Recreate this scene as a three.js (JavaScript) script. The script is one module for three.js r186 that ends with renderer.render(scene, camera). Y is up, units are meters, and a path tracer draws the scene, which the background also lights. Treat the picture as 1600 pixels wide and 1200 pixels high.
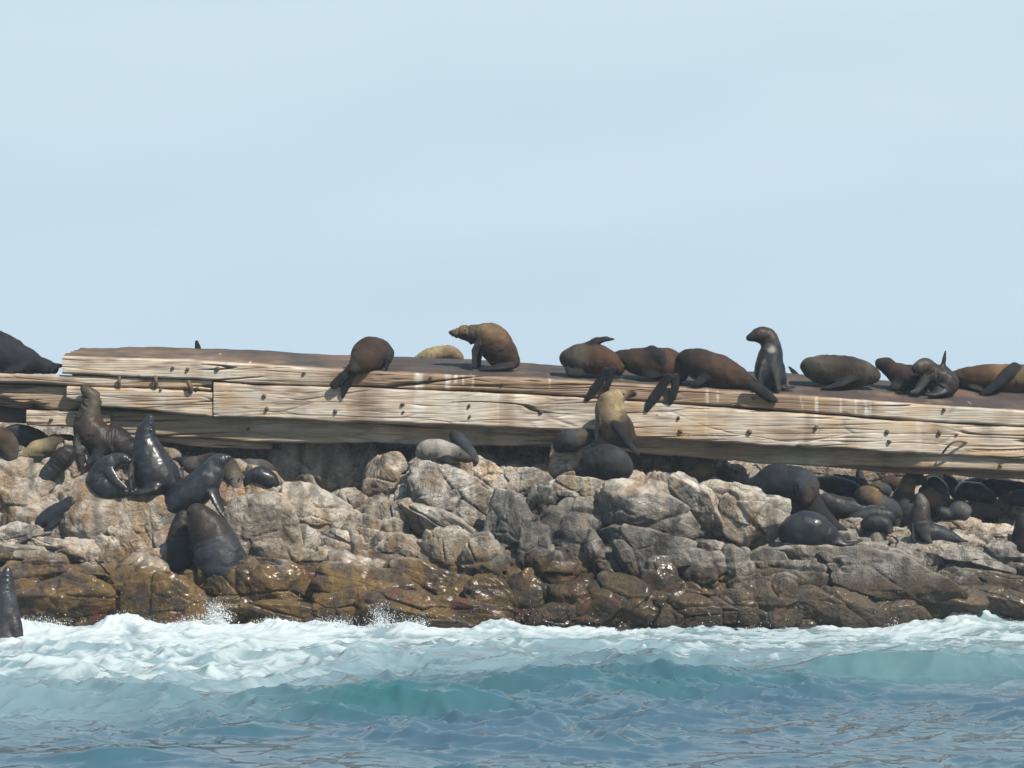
import * as THREE from 'three';
import { mergeVertices, mergeGeometries } from 'three/addons/utils/BufferGeometryUtils.js';

// ---------------------------------------------------------------- camera, sky, sun, exposure
const CAM_Z = 50, CAM_Y = 3.5, PITCH = Math.atan(100 / 4000), FOCAL = 4000;   // focal length in pixels of a 1600 x 1200 picture
const scene = new THREE.Scene();
const camera = new THREE.PerspectiveCamera(2 * Math.atan(600 / FOCAL) * 180 / Math.PI, 4 / 3, 0.5, 9000);
camera.position.set(0, CAM_Y, CAM_Z);
camera.rotation.x = PITCH;
const renderer = new THREE.WebGLRenderer({ antialias: true });
renderer.setSize(1024, 768);
renderer.toneMapping = THREE.LinearToneMapping;
renderer.toneMappingExposure = 1.85;
renderer.shadowMap.enabled = true;
const SUN_DIR = new THREE.Vector3(0.66, 1.12, 0.66).normalize();
const sun = new THREE.DirectionalLight(new THREE.Color().setRGB(1.0, 0.93, 0.82), 4.7);
sun.position.copy(SUN_DIR).multiplyScalar(60);
sun.castShadow = true;
sun.shadow.mapSize.set(2048, 2048);
Object.assign(sun.shadow.camera, { left: -25, right: 25, top: 25, bottom: -25, near: 1, far: 140 });
scene.add(sun, sun.target);

// seeded random numbers and noise
function rng(seed) {
  let a = seed >>> 0;
  return () => { a = (a + 0x6d2b79f5) | 0; let t = Math.imul(a ^ (a >>> 15), 1 | a); t = (t + Math.imul(t ^ (t >>> 7), 61 | t)) ^ t; return ((t ^ (t >>> 14)) >>> 0) / 4294967296; };
}
const PERM = new Uint8Array(512), GX = new Float32Array(256), GY = new Float32Array(256), GZ = new Float32Array(256);
{
  const r = rng(7), p = [...Array(256).keys()];
  for (let i = 255; i > 0; i--) { const j = Math.floor(r() * (i + 1)); [p[i], p[j]] = [p[j], p[i]]; }
  for (let i = 0; i < 512; i++) PERM[i] = p[i & 255];
  for (let i = 0; i < 256; i++) { const u = r() * 2 - 1, a = r() * 6.2832, s = Math.sqrt(1 - u * u); GX[i] = s * Math.cos(a); GY[i] = s * Math.sin(a); GZ[i] = u; }
}
const clamp = (x, a, b) => x < a ? a : x > b ? b : x, lerp = (a, b, t) => a + (b - a) * t;
const sst = (a, b, x) => { const t = clamp((x - a) / (b - a), 0, 1); return t * t * (3 - 2 * t); };
function noise(x, y, z) {
  const xi = Math.floor(x), yi = Math.floor(y), zi = Math.floor(z), fx = x - xi, fy = y - yi, fz = z - zi;
  const u = fx * fx * fx * (fx * (fx * 6 - 15) + 10), v = fy * fy * fy * (fy * (fy * 6 - 15) + 10), w = fz * fz * fz * (fz * (fz * 6 - 15) + 10);
  const X = xi & 255, Y = yi & 255, Z = zi & 255;
  const A = PERM[X] + Y, B = PERM[X + 1] + Y, AA = PERM[A & 255] + Z, AB = PERM[(A + 1) & 255] + Z, BA = PERM[B & 255] + Z, BB = PERM[(B + 1) & 255] + Z;
  const g = (h, a, b, c) => { const k = PERM[h & 511]; return GX[k] * a + GY[k] * b + GZ[k] * c; };
  return 1.5 * lerp(lerp(lerp(g(AA, fx, fy, fz), g(BA, fx - 1, fy, fz), u), lerp(g(AB, fx, fy - 1, fz), g(BB, fx - 1, fy - 1, fz), u), v),
    lerp(lerp(g(AA + 1, fx, fy, fz - 1), g(BA + 1, fx - 1, fy, fz - 1), u), lerp(g(AB + 1, fx, fy - 1, fz - 1), g(BB + 1, fx - 1, fy - 1, fz - 1), u), v), w);
}
function fbm(x, y, z, o = 4) { let s = 0, a = 0.55, f = 1; for (let i = 0; i < o; i++) { s += a * noise(x * f, y * f, z * f + i * 7.3); a *= 0.5; f *= 2.03; } return s; }
function ridged(x, y, z, o = 3) { let s = 0, a = 0.55, f = 1; for (let i = 0; i < o; i++) { s += a * (1 - 2 * Math.abs(noise(x * f, y * f, z * f + i * 5.1))); a *= 0.5; f *= 2.1; } return s; }
function cells(x, y, z, out) {                                                   // nearest and second nearest cell point
  const xi = Math.floor(x), yi = Math.floor(y), zi = Math.floor(z); let f1 = 9, f2 = 9, id = 0;
  for (let i = -1; i < 2; i++) for (let j = -1; j < 2; j++) for (let k = -1; k < 2; k++) {
    const h = PERM[(PERM[(PERM[(xi + i) & 255] + yi + j) & 255] + zi + k) & 255], h2 = PERM[(h + 91) & 255], h3 = PERM[(h2 + 53) & 255];
    const dx = xi + i + 0.1 + 0.8 * h / 255 - x, dy = yi + j + 0.1 + 0.8 * h2 / 255 - y, dz = zi + k + 0.1 + 0.8 * h3 / 255 - z, d = dx * dx + dy * dy + dz * dz;
    if (d < f1) { f2 = f1; f1 = d; id = h; } else if (d < f2) f2 = d;
  }
  out[0] = Math.sqrt(f1); out[1] = Math.sqrt(f2); out[2] = id / 255;
}
// the sky: pale hazy blue, thin high streaks, a little deeper overhead
{
  const W = 1024, H = 512, d = new Float32Array(W * H * 4), c = new THREE.Vector3();
  for (let j = 0; j < H; j++) for (let i = 0; i < W; i++) {
    const el = ((j + 0.5) / H - 0.5) * Math.PI, az = (i + 0.5) / W * 2 * Math.PI;
    c.set(Math.cos(az) * Math.cos(el), Math.sin(el), Math.sin(az) * Math.cos(el));
    const e = Math.max(el, 0), k = sst(0.16, 0.95, e), k2 = sst(0.0, 0.22, e);
    const n = fbm(c.x * 5, c.y * 26, c.z * 5, 4) * 0.09 * sst(0, 0.08, e) + fbm(c.x * 2.2 + 9, c.y * 9, c.z * 2.2, 3) * 0.04;
    let r = lerp(lerp(0.568, 0.615, k2), 0.19, k), g = lerp(lerp(0.718, 0.768, k2), 0.36, k), b = lerp(lerp(0.838, 0.845, k2), 0.60, k);
    r *= 1 + n; g *= 1 + n * 0.8; b *= 1 + n * 0.5;
    r /= 1.85; g /= 1.85; b /= 1.85;
    if (el < 0) { r *= 0.6; g *= 0.65; b *= 0.7; }
    const o = (j * W + i) * 4; d[o] = r; d[o + 1] = g; d[o + 2] = b; d[o + 3] = 1;
  }
  const t = new THREE.DataTexture(d, W, H, THREE.RGBAFormat, THREE.FloatType);
  t.mapping = THREE.EquirectangularReflectionMapping; t.magFilter = t.minFilter = THREE.LinearFilter; t.needsUpdate = true;
  scene.background = t; scene.environment = t;
}

// ---------------------------------------------------------------- helpers
const CP = Math.cos(PITCH), SP = Math.sin(PITCH), HZ = -2;                     // HZ: depth of the deck's front face
const mpp = (z) => (CAM_Z - z) / FOCAL;                                         // metres per pixel at depth z
function P(px, py, z, out = new THREE.Vector3()) {                              // the point at depth z seen at that pixel
  const a = (px - 800) / FOCAL, b = (600 - py) / FOCAL, dz = -CP + b * SP, t = (z - CAM_Z) / dz;
  return out.set(a * t, CAM_Y + (b * CP + SP) * t, z);
}
function proj(x, y, z) {                                                        // the pixel where a point is seen
  const ry = y - CAM_Y, rz = z - CAM_Z, cy = ry * CP + rz * SP, cz = -ry * SP + rz * CP;
  return [800 + FOCAL * x / -cz, 600 - FOCAL * cy / -cz];
}
const line = (...v) => (x) => {                                                 // piecewise linear, going on past its ends
  let i = 0; while (i < v.length - 4 && x > v[i + 2]) i += 2;
  return lerp(v[i + 1], v[i + 3], (x - v[i]) / (v[i + 2] - v[i]));
};
const counts = {};
function numbered(name) { const n = counts[name] = (counts[name] ?? -1) + 1; return n ? name + '_' + String(n).padStart(3, '0') : name; }
function tag(o, label, category, group, kind) { o.userData.label = label; if (category) o.userData.category = category; if (group) o.userData.group = group; if (kind) o.userData.kind = kind; return o; }
function mesh(name, geometry, material, parent) { const m = new THREE.Mesh(geometry, material); m.name = name; m.castShadow = m.receiveShadow = true; parent.add(m); return m; }
function geo(pos, idx, col, uv) {
  const g = new THREE.BufferGeometry();
  g.setAttribute('position', new THREE.BufferAttribute(pos instanceof Float32Array ? pos : new Float32Array(pos), 3));
  if (idx) g.setIndex(new THREE.BufferAttribute(idx instanceof Uint32Array ? idx : new Uint32Array(idx), 1));
  if (col) g.setAttribute('color', new THREE.BufferAttribute(col instanceof Float32Array ? col : new Float32Array(col), 3));
  if (uv) g.setAttribute('uv', new THREE.BufferAttribute(uv instanceof Float32Array ? uv : new Float32Array(uv), 2));
  g.computeVertexNormals();
  return g;
}
// depth of what has been built so far, seen from the boat: used to set animals down on the surface they lie on
const BW = 800, BH = 600, depth = new Float32Array(BW * BH).fill(-999);
function drawDepth(g, offset) {
  const p = g.attributes.position, n = p.count, xs = new Float32Array(n), ys = new Float32Array(n), zs = new Float32Array(n), ix = g.index.array;
  for (let i = 0; i < n; i++) { const z = p.getZ(i) + (offset?.z ?? 0), q = proj(p.getX(i) + (offset?.x ?? 0), p.getY(i) + (offset?.y ?? 0), z); xs[i] = q[0] / 2; ys[i] = q[1] / 2; zs[i] = z; }
  for (let t = 0; t < ix.length; t += 3) {
    const a = ix[t], b = ix[t + 1], c = ix[t + 2];
    const x0 = Math.max(0, Math.ceil(Math.min(xs[a], xs[b], xs[c]))), x1 = Math.min(BW - 1, Math.floor(Math.max(xs[a], xs[b], xs[c])));
    const y0 = Math.max(0, Math.ceil(Math.min(ys[a], ys[b], ys[c]))), y1 = Math.min(BH - 1, Math.floor(Math.max(ys[a], ys[b], ys[c])));
    if (x0 > x1 || y0 > y1) continue;
    const den = (ys[b] - ys[c]) * (xs[a] - xs[c]) + (xs[c] - xs[b]) * (ys[a] - ys[c]);
    if (Math.abs(den) < 1e-9) continue;
    for (let y = y0; y <= y1; y++) for (let x = x0; x <= x1; x++) {
      const u = ((ys[b] - ys[c]) * (x - xs[c]) + (xs[c] - xs[b]) * (y - ys[c])) / den, v = ((ys[c] - ys[a]) * (x - xs[c]) + (xs[a] - xs[c]) * (y - ys[c])) / den;
      if (u < 0 || v < 0 || u + v > 1) continue;
      const z = u * zs[a] + v * zs[b] + (1 - u - v) * zs[c], o = y * BW + x;
      if (z > depth[o]) depth[o] = z;
    }
  }
}
function depthAt(px, py, fallback = HZ) { const x = clamp(Math.round(px / 2), 0, BW - 1), y = clamp(Math.round(py / 2), 0, BH - 1), z = depth[y * BW + x]; return z < -100 ? fallback : z; }

// tileable grain for bump maps
function bumpTile(size, f) {
  const d = new Uint8Array(size * size * 4);
  for (let j = 0; j < size; j++) for (let i = 0; i < size; i++) { const v = clamp(f(i / size, j / size) * 255, 0, 255); d.fill(v, (j * size + i) * 4, (j * size + i) * 4 + 3); d[(j * size + i) * 4 + 3] = 255; }
  const t = new THREE.DataTexture(d, size, size, THREE.RGBAFormat);
  t.wrapS = t.wrapT = THREE.RepeatWrapping; t.magFilter = THREE.LinearFilter; t.minFilter = THREE.LinearMipmapLinearFilter; t.generateMipmaps = true; t.needsUpdate = true;
  return t;
}
const torus = (u, v, r, f) => f(Math.cos(u * 6.2832) * r, Math.sin(u * 6.2832) * r, Math.cos(v * 6.2832) * r, Math.sin(v * 6.2832) * r);
const grain = (a, b, c, d, o) => 0.5 + 0.5 * (fbm(a + c * 0.7, b + d * 0.6, c - a * 0.5 + d, o));
const ROCK_BUMP = bumpTile(512, (u, v) => { const n = torus(u, v, 2.2, (a, b, c, d) => grain(a, b, c, d, 5)), m = torus(u, v, 5, (a, b, c, d) => Math.abs(fbm(a + c, b - d, c + d, 3))); return n * 0.75 + Math.min(m, 0.3) * 0.8; });

// ---------------------------------------------------------------- the rocky shore
const dryRock = new THREE.MeshStandardMaterial({ vertexColors: true, roughness: 0.94, bumpMap: ROCK_BUMP, bumpScale: 0.07 });
const wetRock = new THREE.MeshPhysicalMaterial({ vertexColors: true, roughness: 0.6, specularIntensity: 0.5, bumpMap: ROCK_BUMP, bumpScale: 0.05, clearcoat: 0.16, clearcoatRoughness: 0.22 });
dryRock.color.setScalar(0.66); wetRock.color.setScalar(0.7);
const wetLine = line(-12, 1.36, -5, 1.4, -2, 1.3, 0.5, 1.35, 3.5, 1.2, 6, 1.0, 10, 1.05);      // height that the surf keeps wet, along x
const CREAM = [0.36, 0.262, 0.160], GREY = [0.165, 0.150, 0.132], SLATE = [0.040, 0.038, 0.038], TAN = [0.265, 0.150, 0.068], WHITE = [0.50, 0.455, 0.395];
const OCHRE = [0.138, 0.081, 0.022], BROWN = [0.024, 0.015, 0.009], RUST = [0.10, 0.028, 0.012], DRAB = [0.115, 0.095, 0.072];
const mix3 = (a, b, t) => { a[0] += (b[0] - a[0]) * t; a[1] += (b[1] - a[1]) * t; a[2] += (b[2] - a[2]) * t; };
// kind: p pale, g grey with dark growth, t tan, d drab, w wet; the colours belong to the stone and what grows on it
function rockColor(x, y, z, ny, kind, shift, c) {
  const q = shift * 13.7;
  c[0] = CREAM[0]; c[1] = CREAM[1]; c[2] = CREAM[2];
  const big = fbm(x * 0.9 + q, y * 0.9, z * 0.9, 3), mid = fbm(x * 2.6 + 5, y * 2.6 + q, z * 2.6, 4), fine = fbm(x * 9, y * 9, z * 9 + q, 3);
  mix3(c, GREY, clamp(0.30 + big * 1.3 + (kind === 'g' ? 0.45 : kind === 'p' ? -0.2 : 0) + (shift * 5 - 0.5) * 0.4, 0, 1));
  mix3(c, TAN, clamp(sst(0.0, 0.45, fbm(x * 1.3 + 31, y * 1.7, z * 1.3 + q, 3) + (kind === 't' ? 0.25 : -0.05)) * 0.75, 0, 1));
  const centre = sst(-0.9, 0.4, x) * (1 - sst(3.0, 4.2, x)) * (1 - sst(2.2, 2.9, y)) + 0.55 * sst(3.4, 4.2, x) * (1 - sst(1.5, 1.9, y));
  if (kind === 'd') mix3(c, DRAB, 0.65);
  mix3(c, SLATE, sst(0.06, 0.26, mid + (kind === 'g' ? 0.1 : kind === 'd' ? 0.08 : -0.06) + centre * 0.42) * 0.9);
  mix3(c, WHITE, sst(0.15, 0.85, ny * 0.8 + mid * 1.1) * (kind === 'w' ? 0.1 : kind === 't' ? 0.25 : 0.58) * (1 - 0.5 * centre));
  mix3(c, WHITE, sst(0.22, 0.4, ridged(x * 1.9 + q, y * 0.9, z * 1.9, 2)) * 0.35);
  mix3(c, SLATE, (1 - sst(0.0, 0.035, Math.abs(noise(x * 1.5 + y * 0.8 + q, y * 2.2, z * 1.5)))) * 0.6 * sst(-0.2, 0.2, mid));
  mix3(c, WHITE, sst(0.16, 0.42, noise(x * 4.3 + z * 3 + q, y * 0.75, z * 1.5) + 0.3 * fine) * 0.5 * (1 - 0.4 * centre)); mix3(c, SLATE, sst(0.2, 0.45, noise(x * 5.1 + 40, y * 0.8 + q, z * 4) + 0.4 * fine) * 0.55);
  const edge = y + fbm(x * 1.6, y * 0.8, z * 1.6 + 3, 3) * 0.5 - wetLine(x);
  const wet = 1 - sst(-0.16, 0.3, edge);
  if (wet > 0) {
    const w = [0, 0, 0]; w[0] = OCHRE[0]; w[1] = OCHRE[1]; w[2] = OCHRE[2];
    mix3(w, BROWN, 0.9 * sst(-0.16, 0.22, mid + fine * 0.4 + 0.12 * (1 - sst(0.2, 0.6, y)) + sst(2, 6, x) * 0.12));
    mix3(w, RUST, sst(0.2, 0.38, fbm(x * 2.1 + 77, y * 2.1, z * 2.1, 3)) * 0.8);
    mix3(w, DRAB, sst(0.6, 0.98, ny) * 0.25 + sst(1.0, 5, x) * 0.45);
    mix3(w, BROWN, 0.75 * (1 - sst(0.12, 0.42, y + fine * 0.3)));
    mix3(c, w, wet);
  }
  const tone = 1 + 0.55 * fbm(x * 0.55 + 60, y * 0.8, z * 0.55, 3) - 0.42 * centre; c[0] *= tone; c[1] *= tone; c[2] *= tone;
  const k = 1 + mid * 0.5 + fine * 0.55 + noise(x * 31, y * 31, z * 31) * 0.22;
  c[0] *= k; c[1] *= k; c[2] *= k;
}
// the mass behind the separate stones: one sheet from under the water over the cliff and the ledge to the far side
const shore = new THREE.Group(); shore.name = 'rocky_shore'; scene.add(shore);
tag(shore, 'rocky shore of pale boulders above dark wet stone at the waterline', null, null, 'structure');
const AT = [0, 390, 470, 560, 690, 800, 950, 1140, 1240, 1450, 1600], COLS = [-1500, -500, ...AT, 2200, 3300];
const sheet = COLS.map((px) => {
  const f = (...v) => line(...AT.flatMap((x, i) => [x, v[i]]))(clamp(px, 0, 1600));
  const rows = [
    [f(1045, 1045, 1045, 1045, 1045, 1043, 1042, 1040, 1035, 1030, 1025), f(3.9, 3.9, 3.9, 3.9, 3.9, 3.8, 3.7, 3.5, 3.3, 2.6, 1.8)],
    [f(985, 985, 985, 985, 985, 984, 982, 978, 972, 965, 952), f(2.9, 2.9, 2.9, 2.9, 2.9, 2.8, 2.7, 2.5, 2.3, 1.5, 0.7)],
    [f(893, 893, 898, 905, 920, 922, 915, 905, 900, 900, 915), f(2.0, 2.0, 2.05, 2.1, 2.2, 2.2, 2.1, 1.9, 1.8, 1.0, 0.3)],
    [f(835, 835, 838, 842, 850, 835, 815, 862, 858, 872, 880), f(0.9, 0.9, 0.9, 0.9, 1.0, 1.2, 1.4, 1.0, 1.0, 0.5, -0.1)],
    [f(768, 772, 792, 782, 752, 770, 768, 800, 845, 845, 850), f(-0.5, -1.2, -1.3, -1.1, -0.5, -0.1, 0.2, 0.2, 0.0, -0.2, -0.7)],
    [f(712, 728, 766, 745, 718, 738, 722, 765, 800, 802, 802), f(-2.1, -2.7, -3.1, -2.8, -1.7, -2.0, -1.7, -2.2, -2.6, -3.0, -3.2)],
    [f(690, 676, 676, 672, 674, 682, 688, 704, 765, 765, 765), f(-4.4, -4.4, -4.6, -4.4, -4.4, -4.4, -4.4, -4.8, -6.2, -7, -7)],
    [f(655, 680, 682, 684, 688, 690, 695, 712, 730, 732, 735), f(-8, -8, -8, -8, -8, -8, -8, -9, -10.5, -11, -11)],
    [f(650, 675, 678, 680, 685, 686, 690, 700, 710, 712, 716), f(-13, -13, -13, -13, -13, -13, -13, -13, -14, -15, -15)]];
  const pts = rows.map(([py, z]) => P(px, py, z));
  pts[0].y = -0.9;
  pts.push(new THREE.Vector3(pts[8].x * 1.05, 1.2, -24), new THREE.Vector3(pts[8].x * 1.05, -1.5, -30));
  pts.unshift(new THREE.Vector3(pts[0].x, -2.5, pts[0].z + 1.2));
  return pts;
});
const rockSheetPoint = (u, v, out) => {
  const cu = clamp(u, 0, COLS.length - 1.0001), i = Math.floor(cu), fu = cu - i, k = clamp(v, 0, sheet[0].length - 1.0001), j = Math.floor(k), fv = k - j;
  const a = sheet[i], b = sheet[i + 1];
  return out.set(lerp(lerp(a[j].x, a[j + 1].x, fv), lerp(b[j].x, b[j + 1].x, fv), fu), lerp(lerp(a[j].y, a[j + 1].y, fv), lerp(b[j].y, b[j + 1].y, fv), fu), lerp(lerp(a[j].z, a[j + 1].z, fv), lerp(b[j].z, b[j + 1].z, fv), fu));
};
function buildSheet() {
  const us = [], vs = [];
  for (let i = 0; i < COLS.length - 1; i++) { const inView = COLS[i] >= -1 && COLS[i + 1] <= 1601, n = inView ? Math.round((COLS[i + 1] - COLS[i]) / 2.6) : 70; for (let k = 0; k < n; k++) us.push(i + k / n); }
  us.push(COLS.length - 1);
  const fineRows = [6, 20, 60, 44, 44, 44, 34, 34, 14, 14, 8];
  fineRows.forEach((n, j) => { for (let k = 0; k < n; k++) vs.push(j + k / n); }); vs.push(fineRows.length);
  const nu = us.length, nv = vs.length, pos = new Float32Array(nu * nv * 3), base = new Float32Array(nu * nv * 3), p = new THREE.Vector3();
  // smooth the folds of the control rows by averaging a few neighbours
  for (let i = 0; i < nu; i++) for (let j = 0; j < nv; j++) {
    const o = (i * nv + j) * 3; let sx = 0, sy = 0, sz = 0, w = 0;
    for (let a = -2; a <= 2; a++) for (let b = -2; b <= 2; b++) { rockSheetPoint(us[i] + a * 0.1, vs[j] + b * 0.14, p); sx += p.x; sy += p.y; sz += p.z; w++; }
    base[o] = sx / w; base[o + 1] = sy / w; base[o + 2] = sz / w;
  }
  const idx = new Uint32Array((nu - 1) * (nv - 1) * 6); let t = 0;
  for (let i = 0; i < nu - 1; i++) for (let j = 0; j < nv - 1; j++) { const a = i * nv + j, b = a + nv; idx[t++] = a; idx[t++] = b; idx[t++] = a + 1; idx[t++] = a + 1; idx[t++] = b; idx[t++] = b + 1; }
  const g0 = geo(base, idx), nn = g0.attributes.normal, c = [0, 0, 0], f = [0, 0, 0], col = new Float32Array(nu * nv * 3), uv = new Float32Array(nu * nv * 2);
  for (let i = 0; i < nu * nv; i++) {
    const x = base[3 * i], y = base[3 * i + 1], z = base[3 * i + 2];
    const wx = x + fbm(x * 1.1, y * 1.1, z * 1.1, 2) * 0.35, wy = y + fbm(x * 1.1 + 9, y * 1.1, z, 2) * 0.3;
    cells(wx * 1.35 + wy * 0.5, wy * 1.8 - wx * 0.3, z * 1.35, f);
    let d = -0.14 + (f[2] - 0.5) * 0.34 - 0.16 * (1 - sst(0.0, 0.16, f[1] - f[0]));
    cells(wx * 3.4 - wy, wy * 4.1 + wx * 0.6, z * 3.4, f);
    d += (f[2] - 0.5) * 0.07 - 0.03 * (1 - sst(0, 0.1, f[1] - f[0]));
    d += fbm(x * 3, y * 3, z * 3, 4) * 0.1 + ridged(x * 1.6 + y, y * 3.2, z * 1.6, 3) * 0.06;
    pos[3 * i] = x + nn.getX(i) * d; pos[3 * i + 1] = y + nn.getY(i) * d; pos[3 * i + 2] = z + nn.getZ(i) * d;
  }
  const g1 = geo(pos, idx), n1 = g1.attributes.normal;
  for (let i = 0; i < nu * nv; i++) {
    const x = pos[3 * i], y = pos[3 * i + 1], z = pos[3 * i + 2];
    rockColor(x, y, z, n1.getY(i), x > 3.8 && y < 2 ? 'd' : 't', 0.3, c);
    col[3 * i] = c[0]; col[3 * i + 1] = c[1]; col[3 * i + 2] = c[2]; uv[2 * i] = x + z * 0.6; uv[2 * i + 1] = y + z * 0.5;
  }
  g1.setAttribute('color', new THREE.BufferAttribute(col, 3)); g1.setAttribute('uv', new THREE.BufferAttribute(uv, 2));
  const wetIdx = [], dryIdx = [];
  for (let k = 0; k < idx.length; k += 3) { const i = idx[k], o = pos[3 * i + 1] < wetLine(pos[3 * i]) - 0.02 ? wetIdx : dryIdx; o.push(idx[k], idx[k + 1], idx[k + 2]); }
  for (const [name, list, m] of [['wet_rock_face', wetIdx, wetRock], ['dry_rock_face', dryIdx, dryRock]]) {
    const g = g1.clone(); g.setIndex(new THREE.BufferAttribute(new Uint32Array(list), 1)); mesh(name, g, m, shore);
  }
  drawDepth(g1);
}
buildSheet();
// separate stones
const balls = new Map();
function ball(d) {
  if (!balls.has(d)) { const g = new THREE.IcosahedronGeometry(1, d); g.deleteAttribute('uv'); g.deleteAttribute('normal'); balls.set(d, mergeVertices(g, 1e-5)); }
  return balls.get(d);
}
const sheetDepth = depth.slice();
let rockCount = 0;
function stoneGeometry(rx, ry, rz, rot, seed, kind, at, angular = 9) {
  const whole = kind !== kind.toLowerCase(); kind = kind.toLowerCase();          // a capital letter: one unbroken boulder
  const r = rng(seed * 7919 + 13), R = Math.max(rx, ry, rz), want = R * 1.15 / 0.034, d = [5, 8, 12, 17, 23, 30].find((k) => k >= want) ?? 30;
  const b = ball(d), n = b.attributes.position.count, pos = new Float32Array(n * 3), u = new THREE.Vector3();
  const planes = []; const np = 6 + Math.floor(r() * 4);
  for (let i = 0; i < np; i++) { const v = new THREE.Vector3(r() * 2 - 1, r() * 2 - 1, r() * 2 - 1).normalize(); planes.push([v, 0.62 + r() * 0.38]); }
  for (const s of [-1, 1]) planes.push([new THREE.Vector3(s, (r() - 0.5) * 0.5, (r() - 0.5) * 0.6).normalize(), 0.92], [new THREE.Vector3((r() - 0.5) * 0.5, s, (r() - 0.5) * 0.6).normalize(), 0.9]);
  for (let i = 0; i < 3; i++) { const a = r() * 6.28, t = 0.25 + r() * 0.75; planes.push([new THREE.Vector3(Math.cos(a) * t, Math.sin(a) * t, 1).normalize(), 0.6 + r() * 0.26]); }
  const cr = Math.cos(rot), sr = Math.sin(rot), q = seed * 3.1, f = [0, 0, 0], m = Math.min(rx, ry);
  const cut = new THREE.Vector3(r() - 0.5, r() - 0.5, (r() - 0.5) * 0.5).normalize(), cutAt = (r() - 0.5) * 0.8, doCut = r() < 0.5, big = clamp(m / 0.45, 0.1, 1) * (whole ? 0.35 : 0.72);
  for (let i = 0; i < n; i++) {
    u.fromBufferAttribute(b.attributes.position, i);
    let s = 0;
    for (const [v, k] of planes) { const e = v.dot(u) / k; if (e > 0.05) s += Math.pow(e, angular); }
    let rad = Math.pow(Math.max(s, 0.12), -1 / angular);
    let x = u.x * rad, y = u.y * rad, z = u.z * rad;
    let e = fbm(x * 1.7 + q, y * 1.7, z * 1.7, 3) * 0.10 + ridged(x * 2.6, y * 2.6 + q, z * 2.6, 3) * 0.03;
    if (doCut) { const k = cut.x * x + cut.y * y + cut.z * z - cutAt + noise(x * 2 + q, y * 2, z * 2) * 0.12; e -= 0.13 * Math.exp(-k * k / 0.0035) - (k > 0 ? 0.035 : 0); }
    x *= (1 + e) * rx; y *= (1 + e) * ry; z *= (1 + e) * rz;
    const X = x * cr + y * sr, Y = -x * sr + y * cr;
    const dx = at.x + X, dy = at.y + Y, dz = at.z + z;
    const low = dy < 1.35 ? 0.62 : 1, tear = sst(-0.35, 0.2, noise(dx * 0.9 + 3, dy * 0.9, dz * 0.9));
    cells(dx * 1.45 * low + dy * 0.6, dy * 2.0 - dx * 0.45 * low, dz * 1.4, f);
    const h = fbm(dx * 7, dy * 7, dz * 7, 4) * 0.03 + ridged(dx * 2.2 + dy, dy * 3.6, dz * 2.2, 3) * 0.03 * big - 0.085 * big * tear * (1 - sst(0, 0.085, f[1] - f[0])) + (f[2] - 0.5) * 0.17 * big;
    const l = 1 / Math.max(0.05, Math.hypot(X, Y, z));
    pos[3 * i] = X * (1 + h * l); pos[3 * i + 1] = Y * (1 + h * l); pos[3 * i + 2] = z * (1 + h * l);
  }
  const g = geo(pos, b.index.array), nn = g.attributes.normal, col = new Float32Array(n * 3), uv = new Float32Array(n * 2), c = [0, 0, 0];
  for (let i = 0; i < n; i++) {
    const x = at.x + pos[3 * i], y = at.y + pos[3 * i + 1], z = at.z + pos[3 * i + 2];
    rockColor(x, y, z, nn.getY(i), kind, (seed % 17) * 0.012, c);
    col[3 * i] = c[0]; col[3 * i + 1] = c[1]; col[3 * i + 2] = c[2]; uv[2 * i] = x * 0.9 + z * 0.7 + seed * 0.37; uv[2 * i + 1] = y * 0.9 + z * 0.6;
  }
  g.setAttribute('color', new THREE.BufferAttribute(col, 3)); g.setAttribute('uv', new THREE.BufferAttribute(uv, 2));
  return g;
}
// px, py, width and height in the picture, turn in degrees (down to the right is positive), kind, how far it stands out
function rock(px, py, w, h, turn = 0, kind = 'p', out = 0.15, z = null) {
  const x = clamp(Math.round(px / 2), 0, BW - 1), y = clamp(Math.round(py / 2), 0, BH - 1);
  const z0 = z ?? sheetDepth[y * BW + x], s = mpp(z0), rx = w * s / 2, ry = h * s / 2, rz = Math.min(0.85, Math.max(0.14, 0.78 * Math.sqrt(rx * ry) + 0.05));
  const at = P(px, py, z0 + rz * out - rz * 0.25);
  const g = stoneGeometry(rx * (w > 60 ? 1.34 : 1.28), ry * (h > 56 ? 1.3 : 1.25), rz, turn * Math.PI / 180, ++rockCount, kind, at, 16 + (rockCount % 5) * 9);
  const o = mesh('rock', g, at.y + ry * 0.3 < wetLine(at.x) - 0.05 ? wetRock : dryRock, shore);
  o.position.copy(at);
  drawDepth(g, at);
}
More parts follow.
